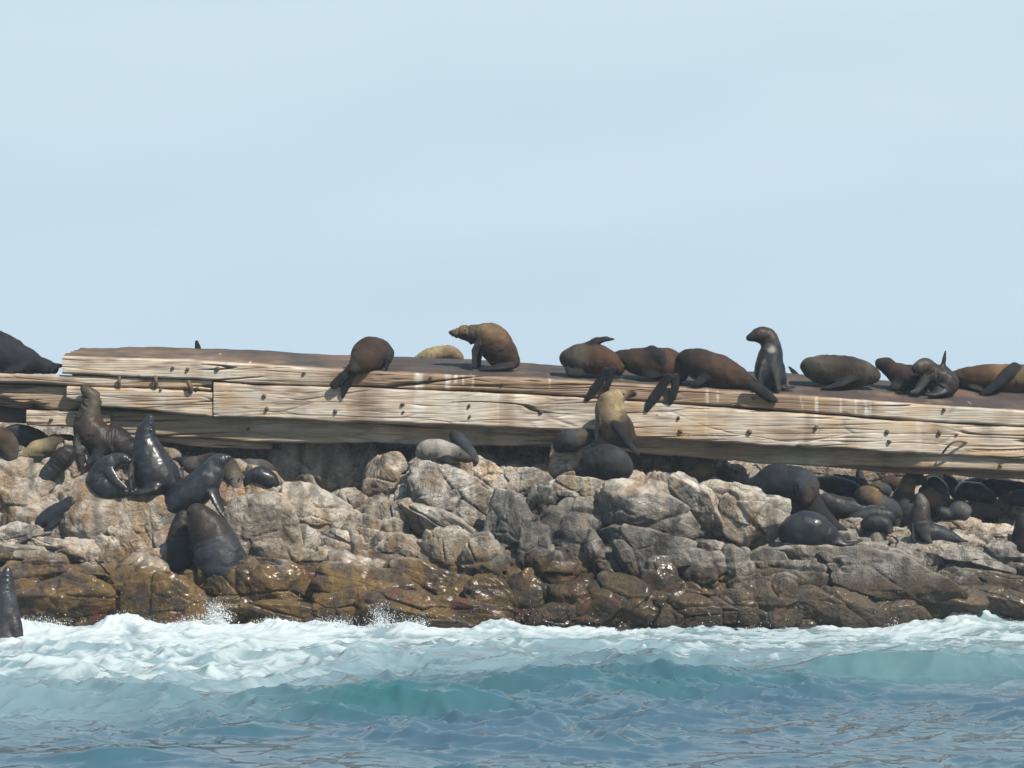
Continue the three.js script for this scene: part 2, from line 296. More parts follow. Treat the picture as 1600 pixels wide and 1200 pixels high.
// left: pale broken slope
rock(18, 785, 105, 110, 5, 'p'); rock(82, 768, 50, 84, -6, 'g'); rock(112, 748, 56, 96, 4, 'g', 0.3); rock(150, 733, 46, 44, 0, 't', 0.3); rock(52, 727, 60, 40, 8, 'p');
rock(205, 822, 165, 112, 10, 'T', 0.4); rock(115, 820, 48, 30, -8, 'p', 0.5); rock(92, 838, 44, 26, 5, 'p', 0.5); rock(86, 853, 60, 24, 8, 'p', 0.4); rock(131, 868, 66, 40, 6, 'p', 0.5);
rock(30, 838, 74, 36, -12, 'g'); rock(18, 870, 90, 32, 4, 'g'); rock(66, 878, 74, 30, 6, 'g'); rock(177, 872, 36, 72, -22, 'p', 0.45); rock(212, 866, 40, 84, -30, 'p', 0.4); rock(244, 848, 44, 76, -14, 'p', 0.3);
rock(275, 699, 58, 34, 10, 'p', 0.2); rock(344, 702, 46, 30, 0, 'p', 0.2); rock(396, 709, 76, 36, 6, 't', 0.2); rock(250, 722, 50, 36, 0, 't'); rock(298, 735, 60, 50, 0, 't');
rock(405, 772, 118, 66, 22, 'T', 0.4); rock(418, 834, 116, 96, 40, 'P', 0.75); rock(366, 862, 44, 70, 10, 't', 0.2); rock(498, 812, 118, 64, 32, 'P', 0.45); rock(478, 852, 38, 50, 10, 'g', 0.1);
rock(486, 736, 104, 92, 4, 'G', 0.3, -3.1); rock(545, 758, 38, 58, -4, 'g', 0.2); rock(566, 722, 44, 52, 4, 'G', 0.1, -3.1); rock(608, 752, 62, 72, 2, 'T', 0.6); rock(548, 795, 46, 50, -10, 't', 0.2);
rock(575, 832, 62, 44, 24, 'p', 0.35); rock(620, 820, 46, 62, 10, 'p', 0.25); rock(618, 858, 60, 40, -10, 'g', 0.25); rock(535, 848, 60, 40, 10, 'p', 0.3);
// middle: steep broken face
rock(664, 742, 58, 56, 6, 'p', 0.4); rock(704, 742, 56, 56, -4, 'p', 0.45); rock(752, 752, 62, 56, 36, 'p', 0.35); rock(672, 778, 60, 54, 10, 'g', 0.3); rock(712, 784, 124, 96, 14, 'G', 0.4); rock(690, 824, 116, 46, 32, 'G', 0.6);
rock(640, 800, 36, 70, -10, 'g', 0.2); rock(702, 876, 70, 88, -20, 'T', 0.55); rock(752, 882, 58, 84, -14, 't', 0.4); rock(648, 868, 74, 42, 18, 't', 0.3); rock(746, 826, 66, 40, 20, 'g', 0.3);
rock(815, 762, 80, 54, 8, 'P', 0.5); rock(798, 838, 70, 116, -6, 'G', 0.3); rock(846, 802, 38, 70, 8, 'g', 0.3); rock(838, 868, 44, 86, -4, 'g', 0.2); rock(786, 790, 40, 44, 10, 'p', 0.2);
rock(918, 772, 92, 44, 10, 'P', 0.6); rock(898, 724, 66, 56, 20, 'P', 0.45); rock(1008, 816, 134, 84, 24, 'P', 0.5); rock(920, 822, 84, 66, 4, 'g', 0.3); rock(1004, 862, 120, 60, 20, 'G', 0.35); rock(1050, 872, 66, 52, 10, 'g', 0.45);
rock(880, 850, 86, 84, 4, 'T', 0.3); rock(990, 888, 32, 84, -32, 't', 0.45); rock(868, 902, 60, 46, 6, 't', 0.2); rock(928, 868, 30, 70, -20, 'g', 0.35);
rock(960, 700, 58, 44, 0, 'p', 0.1); rock(1052, 726, 96, 44, 4, 't', 0.1); rock(1006, 724, 44, 44, 0, 'p', 0.1);
rock(1094, 786, 92, 42, 46, 'P', 0.3, 0.75); rock(1146, 776, 80, 40, 10, 'P', 0.3, 0.3); rock(1180, 806, 82, 80, 6, 'P', 0.3, 0.75); rock(1076, 830, 50, 50, 30, 'g', 0.1); rock(1120, 862, 70, 30, 6, 'd', 0.3);
// right: drab ledge under the colony
rock(1100, 902, 64, 66, 4, 'd', 0.35); rock(1150, 902, 46, 70, -6, 'd', 0.35); rock(1198, 892, 60, 58, 4, 'd', 0.4); rock(1262, 876, 130, 46, 4, 'D', 0.45); rock(1362, 872, 100, 36, 6, 'd', 0.3);
rock(1256, 912, 70, 62, 0, 'd', 0.3); rock(1322, 900, 76, 54, 8, 'd', 0.3); rock(1402, 908, 190, 70, 12, 'D', 0.4); rock(1216, 940, 64, 72, 0, 'd', 0.3); rock(1300, 955, 124, 58, 10, 'W', 0.6); rock(1392, 955, 96, 46, -8, 'd', 0.4); rock(1474, 930, 100, 44, 8, 'd', 0.35);
rock(1456, 866, 92, 40, 14, 'p', 0.5); rock(1522, 878, 110, 32, 14, 'g', 0.5); rock(1576, 884, 84, 52, 6, 'g', 0.6); rock(1560, 915, 120, 34, 8, 'd', 0.4); rock(1480, 848, 90, 26, 8, 't', 0.2); rock(1548, 836, 70, 30, 0, 't', 0.2); rock(1586, 804, 52, 56, 0, 't', 0.4);
rock(1395, 836, 46, 26, 4, 'p', 0.4); rock(1330, 822, 30, 22, 0, 'p', 0.4); rock(1500, 824, 60, 24, 0, 't', 0.3); rock(1436, 852, 40, 24, 0, 'p', 0.3); rock(1350, 850, 60, 20, 0, 'd', 0.3); rock(1566, 940, 110, 36, 6, 'w', 0.3);
rock(1305, 742, 90, 40, 0, 't', 0.2, -8.5); rock(1400, 744, 76, 36, 0, 't', 0.2, -8.5); rock(1505, 747, 96, 42, 0, 't', 0.3, -8.5); rock(1582, 762, 60, 30, 0, 't', 0.2, -8); rock(1450, 750, 60, 30, 0, 'p', 0.2, -9);
// wet foot of the shore
rock(66, 902, 100, 44, 4, 'w', 0.3); rock(100, 936, 156, 72, 4, 'W', 0.5); rock(30, 940, 80, 60, 0, 'w', 0.2); rock(134, 966, 70, 44, 0, 'w', 0.3); rock(180, 900, 110, 34, 6, 'w', 0.1);
rock(222, 918, 90, 76, 10, 'W', 0.65); rock(264, 945, 110, 84, 8, 'W', 0.6); rock(212, 962, 60, 50, 0, 'w', 0.4); rock(344, 908, 62, 76, 4, 'w', 0.65); rock(386, 908, 46, 64, -4, 'w', 0.5); rock(304, 932, 36, 66, 0, 'w', 0.3); rock(352, 958, 80, 44, 0, 'w', 0.4);
rock(444, 922, 108, 70, 12, 'w', 0.5); rock(424, 958, 130, 36, 4, 'w', 0.4); rock(508, 890, 64, 46, 12, 'w', 0.45); rock(566, 893, 110, 44, 6, 'w', 0.3); rock(596, 922, 170, 56, 12, 'W', 0.45); rock(556, 950, 110, 50, 6, 'w', 0.45); rock(690, 920, 150, 54, 18, 'W', 0.5); rock(652, 958, 140, 50, 10, 'w', 0.5); rock(736, 968, 120, 48, 8, 'w', 0.4); rock(490, 962, 80, 36, 0, 'w', 0.35);
rock(770, 936, 66, 64, 10, 'w', 0.4); rock(822, 938, 56, 76, -8, 'w', 0.4); rock(856, 966, 80, 44, 0, 'w', 0.45); rock(902, 934, 70, 58, 6, 'w', 0.4); rock(962, 944, 84, 66, 4, 'w', 0.45); rock(1024, 960, 90, 54, 4, 'w', 0.4); rock(1034, 912, 50, 66, -6, 'w', 0.35); rock(920, 974, 80, 36, 0, 'w', 0.4); rock(1084, 958, 70, 50, 0, 'w', 0.35); rock(1142, 956, 76, 52, 0, 'w', 0.35);
{ // rubble in the gaps
  const r = rng(99);
  for (let k = 0; k < 30; k++) {
    const px = r() * 1600, py = 735 + r() * 235, s = 12 + r() * r() * 26;
    if (px > 1200 && py < 850 && r() < 0.7) continue;
    rock(px, py, s * (0.9 + r() * 0.7), s * (0.7 + r() * 0.4), (r() - 0.5) * 70, px > 1080 && py > 850 ? 'd' : 'ptg'[Math.floor(r() * 3)], 0.1);
  }
}

// ---------------------------------------------------------------- the timber deck lying on the rocks
const timber = new THREE.MeshStandardMaterial({ vertexColors: true, roughness: 0.85 });
timber.color.setScalar(0.74);
const rusty = new THREE.MeshStandardMaterial({ color: new THREE.Color().setRGB(0.09, 0.058, 0.04), roughness: 0.8, metalness: 0.35 });
const deck = new THREE.Group(); deck.name = 'timber_deck'; scene.add(deck);
tag(deck, 'weathered wreck of stacked grey timber beams lying on the rocks under the seals', 'timber wreck');
const PALE = [0.52, 0.45, 0.365], WARM = [0.42, 0.275, 0.150], UMBER = [0.135, 0.078, 0.042], SOOT = [0.036, 0.026, 0.022], ASH = [0.33, 0.305, 0.27], GUANO = [0.64, 0.61, 0.55];
// long splits: how deep the weather has opened the grain at a place on the face (x along, y across, k the beam)
const SLIVER = [0, 0, 0];
function splitDepth(x, y, k) {
  const wob = fbm(x * 0.45, y * 1.2, k * 9.1, 2) * 0.10, a = noise(x * 0.23 + k * 3.7, (y + wob) * 5.2, k * 5.3), b = noise(x * 0.28 + k, (y + wob * 0.6) * 8, k * 2.1 + 40), c = noise(x * 0.8, y * 20 + wob * 12, k * 1.7 + 9.37);
  const ga = sst(0.0, 0.35, noise(x * 0.55 + 13, y * 1.4, k * 7.7)), gb = sst(-0.1, 0.3, noise(x * 0.5 + 5, y * 2, k * 4.4 + 8));
  cells(x * 0.40 + k * 5.3, y * 3.7 + wob * 5 + k, k * 3.3 + 0.4, SLIVER);
  const sliver = (SLIVER[2] - 0.5) * 0.010 + 0.014 * sst(-0.25, 0.15, noise(x * 0.8, y * 2.5, k + 0.3)) * (1 - sst(0.0, 0.07, SLIVER[1] - SLIVER[0]));
  return sliver + 0.070 * (1 - sst(0.0, 0.075, Math.abs(a))) * ga + 0.03 * (1 - sst(0, 0.11, Math.abs(b))) * gb * 0.6 + 0.005 * (1 - sst(0, 0.3, Math.abs(c)));
}
function timberColor(x, y, part, k, v, px, c) {        // part: 0 front, 1 top, 2 hidden sides; v: 0 bottom .. 1 top of the face
  const s = splitDepth(x, y, k.seed), long = fbm(x * 0.5 + k.seed * 7, y * 5, k.seed + 0.43, 4), streak = fbm(x * 1.3, y * 26, k.seed * 3 + 0.41, 3), fibre = noise(x * 3.2, y * 60 + x * 3, k.seed + 0.37), spot = fbm(x * 2.1 + 9, y * 3.4, k.seed * 2, 3);
  if (part === 1) {
    c[0] = SOOT[0] * 0.7; c[1] = SOOT[1] * 0.7; c[2] = SOOT[2] * 0.75;
    const pale = sst(0.0, 0.5, fbm(x * 0.8 + 3, y * 3, 4, 4) + (px < 560 ? 0.34 : -0.08) + (px > 1420 ? 0.2 : 0));
    mix3(c, UMBER, 0.55 * pale + 0.08); mix3(c, WARM, 0.32 * sst(0.1, 0.5, fbm(x * 1.1, y * 8, 12.3, 3) + (px < 560 ? 0.2 : 0)) * (1 - 0.6 * v)); mix3(c, SOOT, 0.7 * sst(0.0, 0.3, fbm(x * 0.7 + 50, y * 7, 3.3, 4))); mix3(c, ASH, sst(0.25, 0.6, fbm(x * 3, y * 9, 7, 3)) * 0.35 * pale);
    mix3(c, GUANO, sst(0.44, 0.56, fbm(x * 4.2 + 40, y * 5, 3.3, 2) + 0.06) * 0.85 * (px < 700 || px > 1380 ? 1 : 0.35));
    return;
  }
  c[0] = PALE[0]; c[1] = PALE[1]; c[2] = PALE[2];
  mix3(c, WARM, clamp(0.33 + long * 1.2 + streak * 0.45 - 0.4 * k.pale, 0, 1));
  const tone = SLIVER[2], gap = SLIVER[1] - SLIVER[0], blot = fbm(x * 1.25 + k.seed * 4.1, y * 1.4, k.seed + 0.6, 3);
  mix3(c, WARM, sst(0.0, 0.4, blot) * 0.75 + (tone > 0.6 ? 0.22 : 0)); mix3(c, UMBER, (1 - sst(0.0, 0.05, gap)) * 0.5 * sst(-0.2, 0.2, spot) + (tone < 0.22 ? 0.25 : 0)); mix3(c, [0.56, 0.52, 0.46], sst(0.05, 0.5, -blot + streak * 0.3) * 0.55);
  mix3(c, ASH, sst(-0.05, 0.5, spot + streak * 0.5 + 0.1) * 0.4);
  mix3(c, UMBER, sst(0.05, 0.45, fbm(x * 0.9 + 20, y * 7, k.seed + 2.3, 4)) * 0.7);
  if (k.brown) { const b = k.brown(px, v) + fbm(x * 1.1, y * 4, k.seed + 5, 3) * 0.5; mix3(c, WARM, clamp(b, 0, 1) * 0.5); mix3(c, UMBER, clamp(b, 0, 1) * 0.62); }
  // water stains that run down the face, each with its own width
  for (const [sx, w, a] of k.stains ?? []) { const t = Math.abs(px + noise(px * 0.06, y * 6, 3) * 5 - sx) / w; if (t < 1) mix3(c, UMBER, (1 - t * t) * a * (0.75 + 0.5 * streak)); }
  for (const [sx, w, a, low] of k.drips ?? []) { const t = Math.abs(px + noise(px * 0.3, y * 5, 7) * 1.6 - sx) / w; if (t < 1 && v > low) mix3(c, GUANO, sst(0, 0.5, 1 - t) * a * (0.7 + 0.6 * noise(x * 20, y * 9, 2))); }
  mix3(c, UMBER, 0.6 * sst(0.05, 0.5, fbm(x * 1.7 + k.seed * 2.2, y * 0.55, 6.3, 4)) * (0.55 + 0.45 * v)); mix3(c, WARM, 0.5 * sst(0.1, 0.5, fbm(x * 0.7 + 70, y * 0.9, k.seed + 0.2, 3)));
  if (k.dark) mix3(c, SOOT, clamp(k.dark + long * 0.6, 0, 1));
  if (k.moss) mix3(c, [0.14, 0.125, 0.07], clamp(0.2 + long + sst(0.5, 0, v) * 0.15, 0, 0.55) * k.moss);
  mix3(c, SOOT, sst(0.03, 0.075, s) * 0.85);
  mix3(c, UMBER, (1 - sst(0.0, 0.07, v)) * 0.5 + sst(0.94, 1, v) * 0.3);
  const f = 1 + fibre * 0.22 + streak * 0.18; c[0] *= f; c[1] *= f; c[2] *= f;
}
// a beam lofted along x: top and bottom edges are lines in the picture's pixels at the depth of its front face
function beam(o) {
  const { x0, x1, top, bottom, seed } = o, front = typeof o.front === 'function' ? o.front : () => o.front, thick = o.thick ?? 0.5;
  const step = 2.6, xs = [];
  for (let x = x0; x < x1; x += x < -40 || x > 1640 ? 12 : step) xs.push(x); xs.push(x1);
  const NF = Math.round((o.rows ?? 26) * 2.1), NT = o.ridge ? 16 : 3, NB = 3, ring = NF + 1 + NT + NB + 3;
  const pos = [], col = [], idx = [], c = [0, 0, 0], q = new THREE.Vector3();
  const ragged = (x, s) => fbm(x * 0.9, s, seed * 3.3, 3) * 0.06 + Math.max(0, fbm(x * 2.3 + 8, s, seed, 2) - 0.28) * 0.22;
  for (const px of xs) {
    const zf = front(px), a = P(px, bottom(px), zf), b = P(px, top(px), zf), X = a.x;
    const chip0 = ragged(X, 1), chip1 = ragged(X, 5) * (o.ridge ? 0.8 : 1), y0 = a.y + chip0 * (o.rag ?? 0.8), y1 = b.y - Math.abs(chip1) * (o.rag ?? 0.8) * 0.8, H = y1 - y0;
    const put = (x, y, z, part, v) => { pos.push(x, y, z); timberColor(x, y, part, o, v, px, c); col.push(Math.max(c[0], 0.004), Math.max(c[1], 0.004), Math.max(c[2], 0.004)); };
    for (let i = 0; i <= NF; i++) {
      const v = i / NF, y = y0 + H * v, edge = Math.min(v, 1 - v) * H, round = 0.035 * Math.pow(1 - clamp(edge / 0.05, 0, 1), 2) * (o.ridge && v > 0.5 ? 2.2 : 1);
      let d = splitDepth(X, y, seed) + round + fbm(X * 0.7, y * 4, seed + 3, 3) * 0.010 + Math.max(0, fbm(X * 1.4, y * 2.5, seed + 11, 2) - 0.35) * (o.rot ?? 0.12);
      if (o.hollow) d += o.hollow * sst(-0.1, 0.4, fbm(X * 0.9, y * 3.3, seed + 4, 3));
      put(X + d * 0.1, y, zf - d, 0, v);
    }
    if (o.ridge) {
      const rz = zf - o.deep, r = P(px, o.ridge(px), rz);
      for (let i = 1; i <= NT; i++) { const t = i / NT, z = lerp(zf - 0.05, rz, t), y = lerp(y1, r.y, t) + fbm(X * 0.8, z * 3, 2, 4) * 0.05 * (1 - 0.5 * t) - 0.06 * (1 - sst(0, 0.1, Math.abs(noise(X * 0.2, z * 1.6, 4)))) + fbm(X * 2.5, 9, 3, 3) * 0.022 * t; put(X, y, z, 1, t); }
      for (let i = 0; i < NB; i++) put(X, r.y - 0.5 - i * 0.3, rz - 0.25 - i * 0.05, 2, 0.5);
      put(X, y0 + 0.1, rz - 0.3, 2, 0.5); put(X, y0 + 0.02, (zf + rz) / 2, 2, 0.5); put(X, y0 + 0.004, zf - 0.12, 2, 0.5);
    } else {
      for (let i = 1; i <= NT; i++) put(X, y1 + 0.004 * i, zf - 0.04 - (thick - 0.08) * i / NT, 2, 0.9);
      for (let i = 0; i < NB; i++) put(X, lerp(y1, y0, (i + 0.5) / NB), zf - thick, 2, 0.5);
      put(X, y0, zf - thick + 0.04, 2, 0.2); put(X, y0 - 0.004, zf - thick * 0.5, 2, 0.2); put(X, y0, zf - 0.06, 2, 0.1);
    }
  }
  const n = xs.length;
  for (let i = 0; i < n - 1; i++) for (let j = 0; j < ring; j++) { const a = i * ring + j, b = i * ring + (j + 1) % ring, A = a + ring, B = b + ring; idx.push(a, A, b, b, A, B); }
  for (const [i, flip] of [[0, 0], [n - 1, 1]]) {       // ends, with the ring's own points doubled for a crisp edge
    const base = pos.length / 3, o0 = i * ring * 3; let cx = 0, cy = 0, cz = 0;
    for (let j = 0; j < ring; j++) { for (let m = 0; m < 3; m++) { pos.push(pos[o0 + j * 3 + m]); col.push(col[o0 + j * 3 + m] * 0.8); } cx += pos[o0 + j * 3]; cy += pos[o0 + j * 3 + 1]; cz += pos[o0 + j * 3 + 2]; }
    pos.push(cx / ring + (flip ? -0.02 : 0.02), cy / ring, cz / ring); col.push(UMBER[0], UMBER[1], UMBER[2]);
    for (let j = 0; j < ring; j++) { const a = base + j, b = base + (j + 1) % ring; if (flip) idx.push(a, base + ring, b); else idx.push(a, b, base + ring); }
  }
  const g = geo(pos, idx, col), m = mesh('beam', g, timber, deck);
  drawDepth(g);
  return m;
}
const b1Top = line(96, 555, 300, 562, 400, 568, 550, 578, 800, 589, 1000, 600, 1200, 615, 1400, 628, 1600, 641), b1Low = line(96, 584, 300, 592, 400, 600, 550, 603, 700, 609, 860, 616, 1000, 626, 1200, 640, 1400, 655, 1600, 666);
const ridge = line(96, 543, 200, 541, 310, 545, 400, 548, 500, 554, 650, 558, 860, 567, 1240, 582, 1400, 594, 1600, 606);
const topBeam = beam({ x0: 97, x1: 1960, top: b1Top, bottom: b1Low, front: HZ, ridge, deep: 2.3, seed: 1, pale: 1.0, brown: (px) => 1.15 * sst(420, 560, px) * (1 - sst(1220, 1440, px)) - 0.12,
  stains: [[574, 22, 0.7], [795, 20, 0.6], [1080, 60, 0.3], [1225, 26, 0.5]], drips: [[655, 9, 0.9, 0], [699, 5, 0.8, 0], [712, 2.5, 0.7, 0.4], [723, 2, 0.7, 0.3], [739, 3, 0.8, 0.2], [859, 2, 0.7, 0.4], [1105, 2.5, 0.7, 0.1], [1122, 2, 0.5, 0.2], [1276, 3.5, 0.8, 0], [1314, 2, 0.7, 0.1], [1338, 2, 0.6, 0], [1354, 4.5, 0.9, 0], [1360, 2, 0.9, 0], [1253, 1.6, 0.5, 0.2]] });
const longBeam = beam({ x0: 333.5, x1: 1960, top: (x) => b1Low(x) + 1.5, bottom: line(334, 652, 400, 653, 550, 660, 700, 665, 860, 671, 1000, 683, 1200, 696, 1400, 707, 1600, 719), front: -1.96, seed: 2, pale: 0.75, rows: 36,
  stains: [[572, 34, 0.75], [792, 16, 0.7], [1220, 24, 0.35]], drips: [[1276, 3, 0.5, 0.3], [740, 40, 0.35, 0], [655, 10, 0.5, 0.3], [1104, 2, 0.5, 0.2], [1436, 6, 0.4, 0], [778, 2, 0.6, 0.1]], thick: 0.55 });
const upperPlank = beam({ x0: -380, x1: 331, top: line(-380, 576, 0, 583, 100, 586, 332, 594), bottom: line(-380, 590, 0, 597, 120, 602, 240, 606, 332, 611), front: -2.06, seed: 3, pale: 0.8, brown: (px) => 0.7 * (1 - sst(40, 150, px)), rows: 12, drips: [] });
const midBeam = beam({ x0: 104, x1: 331.5, top: line(104, 603, 120, 603, 240, 607, 332, 612), bottom: line(104, 622, 160, 636, 240, 641, 332, 652), front: -1.97, seed: 4, pale: 0.95, rows: 22, rag: 1.1 });
const rottenBeam = beam({ x0: -380, x1: 130, top: line(-380, 592, 0, 600, 120, 605), bottom: line(-380, 628, 0, 632, 60, 638, 105, 640, 130, 630), front: -2.2, seed: 5, pale: 0.2, brown: () => 0.75, hollow: 0.2, rot: 0.4, rows: 24, rag: 1.6 });
const stubBeam = beam({ x0: 41, x1: 172, top: line(41, 640, 172, 643), bottom: line(41, 664, 172, 670), front: -2.12, seed: 6, pale: 0.5, brown: () => 0.2, rows: 16, rag: 1.2 });
const recess = line(130, -2.2, 400, -2.22, 700, -2.24, 820, -2.34, 1380, -2.36, 1440, -2.06, 1600, -2.04);
const lowBeam = beam({ x0: 150, x1: 1960, top: line(150, 640, 332, 648, 400, 651, 550, 657, 700, 662, 860, 668, 1000, 680, 1200, 692, 1400, 704, 1600, 717), bottom: line(150, 676, 270, 683, 400, 691, 550, 692, 700, 695, 860, 698, 1000, 708, 1200, 725, 1400, 730, 1600, 737), front: recess, seed: 7, pale: 0.5, brown: (px, v) => 0.25 + 0.3 * (1 - sst(160, 420, px)) * (v < 0.4 ? 0 : 1), moss: 0.8, rows: 22, rag: 1.0 });
const keelBeam = beam({ x0: 1150, x1: 1960, top: line(1150, 716, 1400, 727, 1600, 734), bottom: line(1150, 719, 1300, 731, 1400, 738, 1500, 744, 1600, 750), front: -2.5, seed: 8, pale: 0.2, brown: () => 0.6, rows: 12, dark: 0.25 });
const innerBeam = beam({ x0: -380, x1: 345, top: line(-380, 584, 0, 594, 345, 604), bottom: line(-380, 650, 0, 659, 345, 676), front: -2.8, seed: 10, pale: 0.1, brown: () => 0.9, rows: 12, dark: 0.8 });
const plankUnder = beam({ x0: 236, x1: 425, top: line(236, 679, 425, 690), bottom: line(236, 690, 330, 700, 425, 701), front: -2.42, seed: 9, pale: 0.2, brown: () => 0.3, rows: 10, dark: 0.1, moss: 0.5 });
// bolt heads, each a domed washer-like head on the beam it holds
const boltShape = (() => { const g = new THREE.LatheGeometry([[0.0, 0.05], [0.018, 0.049], [0.034, 0.043], [0.043, 0.03], [0.046, 0.012], [0.046, -0.09]].map(([a, b]) => new THREE.Vector2(a, b)), 14); g.rotateX(Math.PI / 2); return g; })();
const rb = rng(5);
function bolts(parent, z, ...at) {
  for (const [px, py, s = 1] of at) { const p = P(px, py, typeof z === 'function' ? z(px) : z), m = mesh('bolt', boltShape, rusty, parent); m.position.copy(p); m.scale.set(s * (0.6 + rb() * 0.4), s * (0.6 + rb() * 0.4), s); m.rotation.z = rb() * 6; m.rotation.y = (rb() - 0.5) * 0.4; m.rotation.x = (rb() - 0.5) * 0.4; }
}
bolts(topBeam, HZ, [270, 575, 0.9], [293, 577, 1], [340, 576, 1.1], [475, 583, 0.9], [673, 590, 1], [785, 600, 0.9], [1177, 622, 1], [1475, 640, 1.1]);
bolts(longBeam, -1.97, [413, 619, 1.1], [417, 639, 1.2], [524, 643, 1.1], [629, 632, 1.1], [630, 644, 0.8], [733, 634, 1.1], [734, 651, 1], [845, 643, 1.1], [1060, 653, 1.1], [1063, 674, 1.2], [1171, 675, 1.3], [1275, 668, 1.15], [1386, 675, 1.1], [1389, 690, 1.25], [1468, 676, 1.35], [1495, 679, 0.8], [1027, 648, 0.4]);
bolts(midBeam, -1.98, [297, 612, 1.1], [308, 607, 0.8], [251, 609, 0.8]);
bolts(stubBeam, -2.12, [80, 656, 1]);
bolts(lowBeam, recess, [388, 670, 0.9], [1563, 728, 1]);
{ // short iron dogs left standing over the joint of the two left planks, and the bent spike at the right
  const rod = (name, parent, r, ...pts) => mesh(name, new THREE.TubeGeometry(new THREE.CatmullRomCurve3(pts.map(([x, y, z]) => P(x, y, z))), 24, r, 7), rusty, parent);
  rod('iron_dog', upperPlank, 0.035, [187, 588, -1.98], [186, 596, -1.94], [187, 605, -1.98]); rod('iron_dog', upperPlank, 0.042, [242, 588, -1.98], [244, 596, -1.93], [243, 605, -1.98]); rod('iron_dog', upperPlank, 0.05, [294, 596, -1.97], [297, 604, -1.91], [298, 613, -1.97]);
  rod('bent_spike', longBeam, 0.022, [1473, 708, -1.94], [1482, 697, -1.8], [1490, 691, -1.78], [1502, 690, -1.86], [1512, 692, -2.0]);
}

// ---------------------------------------------------------------- seals
const FUR_BUMP = bumpTile(256, (u, v) => torus(u, v, 3, (a, b, c, d) => grain(a, b * 2, c, d * 2, 4)));
const dryFur = new THREE.MeshPhysicalMaterial({ vertexColors: true, roughness: 0.78, specularIntensity: 0.35, sheen: 0.1, sheenRoughness: 0.5, sheenColor: new THREE.Color(0.35, 0.27, 0.2), bumpMap: FUR_BUMP, bumpScale: 0.012 });
const dampFur = new THREE.MeshPhysicalMaterial({ vertexColors: true, roughness: 0.5, specularIntensity: 0.4, bumpMap: FUR_BUMP, bumpScale: 0.014, clearcoat: 0.06, clearcoatRoughness: 0.35 });
const wetFur = new THREE.MeshPhysicalMaterial({ vertexColors: true, roughness: 0.38, specularIntensity: 0.45, bumpMap: FUR_BUMP, bumpScale: 0.012, clearcoat: 0.3, clearcoatRoughness: 0.22 });
for (const m of [dryFur, dampFur, wetFur]) m.color.setScalar(0.74);
const eyeMaterial = new THREE.MeshPhysicalMaterial({ color: 0x0a0706, roughness: 0.12, clearcoat: 1 });
const wetEar = new THREE.MeshStandardMaterial({ color: 0x17171a, roughness: 0.5 }), dryEar = new THREE.MeshStandardMaterial({ color: 0x2a1f18, roughness: 0.8 });
const earShape = new THREE.ConeGeometry(0.018, 0.07, 8), noseShape = new THREE.SphereGeometry(0.028, 10, 8).scale(1, 0.8, 0.9);
const eyeShape = new THREE.SphereGeometry(0.024, 12, 8);
// surface of a distance field on a box grid (naive surface nets: one vertex per cell that the surface crosses)
function surfaceOf(f, lo, hi, h) {
  const nx = Math.ceil((hi[0] - lo[0]) / h) + 1, ny = Math.ceil((hi[1] - lo[1]) / h) + 1, nz = Math.ceil((hi[2] - lo[2]) / h) + 1, v = new Float32Array(nx * ny * nz).fill(1), B = 6;
  for (let bz = 0; bz < nz; bz += B) for (let by = 0; by < ny; by += B) for (let bx = 0; bx < nx; bx += B) {
    const e = B * h / 2, m = f(lo[0] + bx * h + e, lo[1] + by * h + e, lo[2] + bz * h + e), far = Math.abs(m) > e * 1.75 * 1.35 + 0.05;
    for (let z = bz; z < Math.min(bz + B, nz); z++) for (let y = by; y < Math.min(by + B, ny); y++) for (let x = bx; x < Math.min(bx + B, nx); x++) v[(z * ny + y) * nx + x] = far ? m : f(lo[0] + x * h, lo[1] + y * h, lo[2] + z * h);
  }
  const id = new Int32Array(nx * ny * nz).fill(-1), pos = [], idx = [], C = [0, 1, nx, nx + 1, nx * ny, nx * ny + 1, nx * ny + nx, nx * ny + nx + 1];
  const E = [[0, 1], [2, 3], [4, 5], [6, 7], [0, 2], [1, 3], [4, 6], [5, 7], [0, 4], [1, 5], [2, 6], [3, 7]];
  for (let z = 0; z < nz - 1; z++) for (let y = 0; y < ny - 1; y++) for (let x = 0; x < nx - 1; x++) {
    const o = (z * ny + y) * nx + x; let mask = 0;
    for (let k = 0; k < 8; k++) if (v[o + C[k]] < 0) mask |= 1 << k;
    if (mask === 0 || mask === 255) continue;
    let sx = 0, sy = 0, sz = 0, n = 0;
    for (const [a, b] of E) {
      const va = v[o + C[a]], vb = v[o + C[b]];
      if ((va < 0) === (vb < 0)) continue;
      const t = va / (va - vb); n++;
      sx += (a & 1) + ((b & 1) - (a & 1)) * t; sy += ((a >> 1) & 1) + (((b >> 1) & 1) - ((a >> 1) & 1)) * t; sz += (a >> 2) + ((b >> 2) - (a >> 2)) * t;
    }
    id[o] = pos.length / 3; pos.push(lo[0] + (x + sx / n) * h, lo[1] + (y + sy / n) * h, lo[2] + (z + sz / n) * h);
  }
  const quad = (a, b, c, d, flip) => { if (a < 0 || b < 0 || c < 0 || d < 0) return; if (flip) idx.push(a, c, b, a, d, c); else idx.push(a, b, c, a, c, d); };
  for (let z = 1; z < nz - 1; z++) for (let y = 1; y < ny - 1; y++) for (let x = 1; x < nx - 1; x++) {
    const o = (z * ny + y) * nx + x, s = v[o] < 0;
    if (s !== (v[o + 1] < 0)) quad(id[o - nx - nx * ny], id[o - nx * ny], id[o], id[o - nx], !s);
    if (s !== (v[o + nx] < 0)) quad(id[o - 1 - nx * ny], id[o - 1], id[o], id[o - nx * ny], !s);
    if (s !== (v[o + nx * ny] < 0)) quad(id[o - 1 - nx], id[o - nx], id[o], id[o - 1], !s);
  }
  return [pos, idx];
}
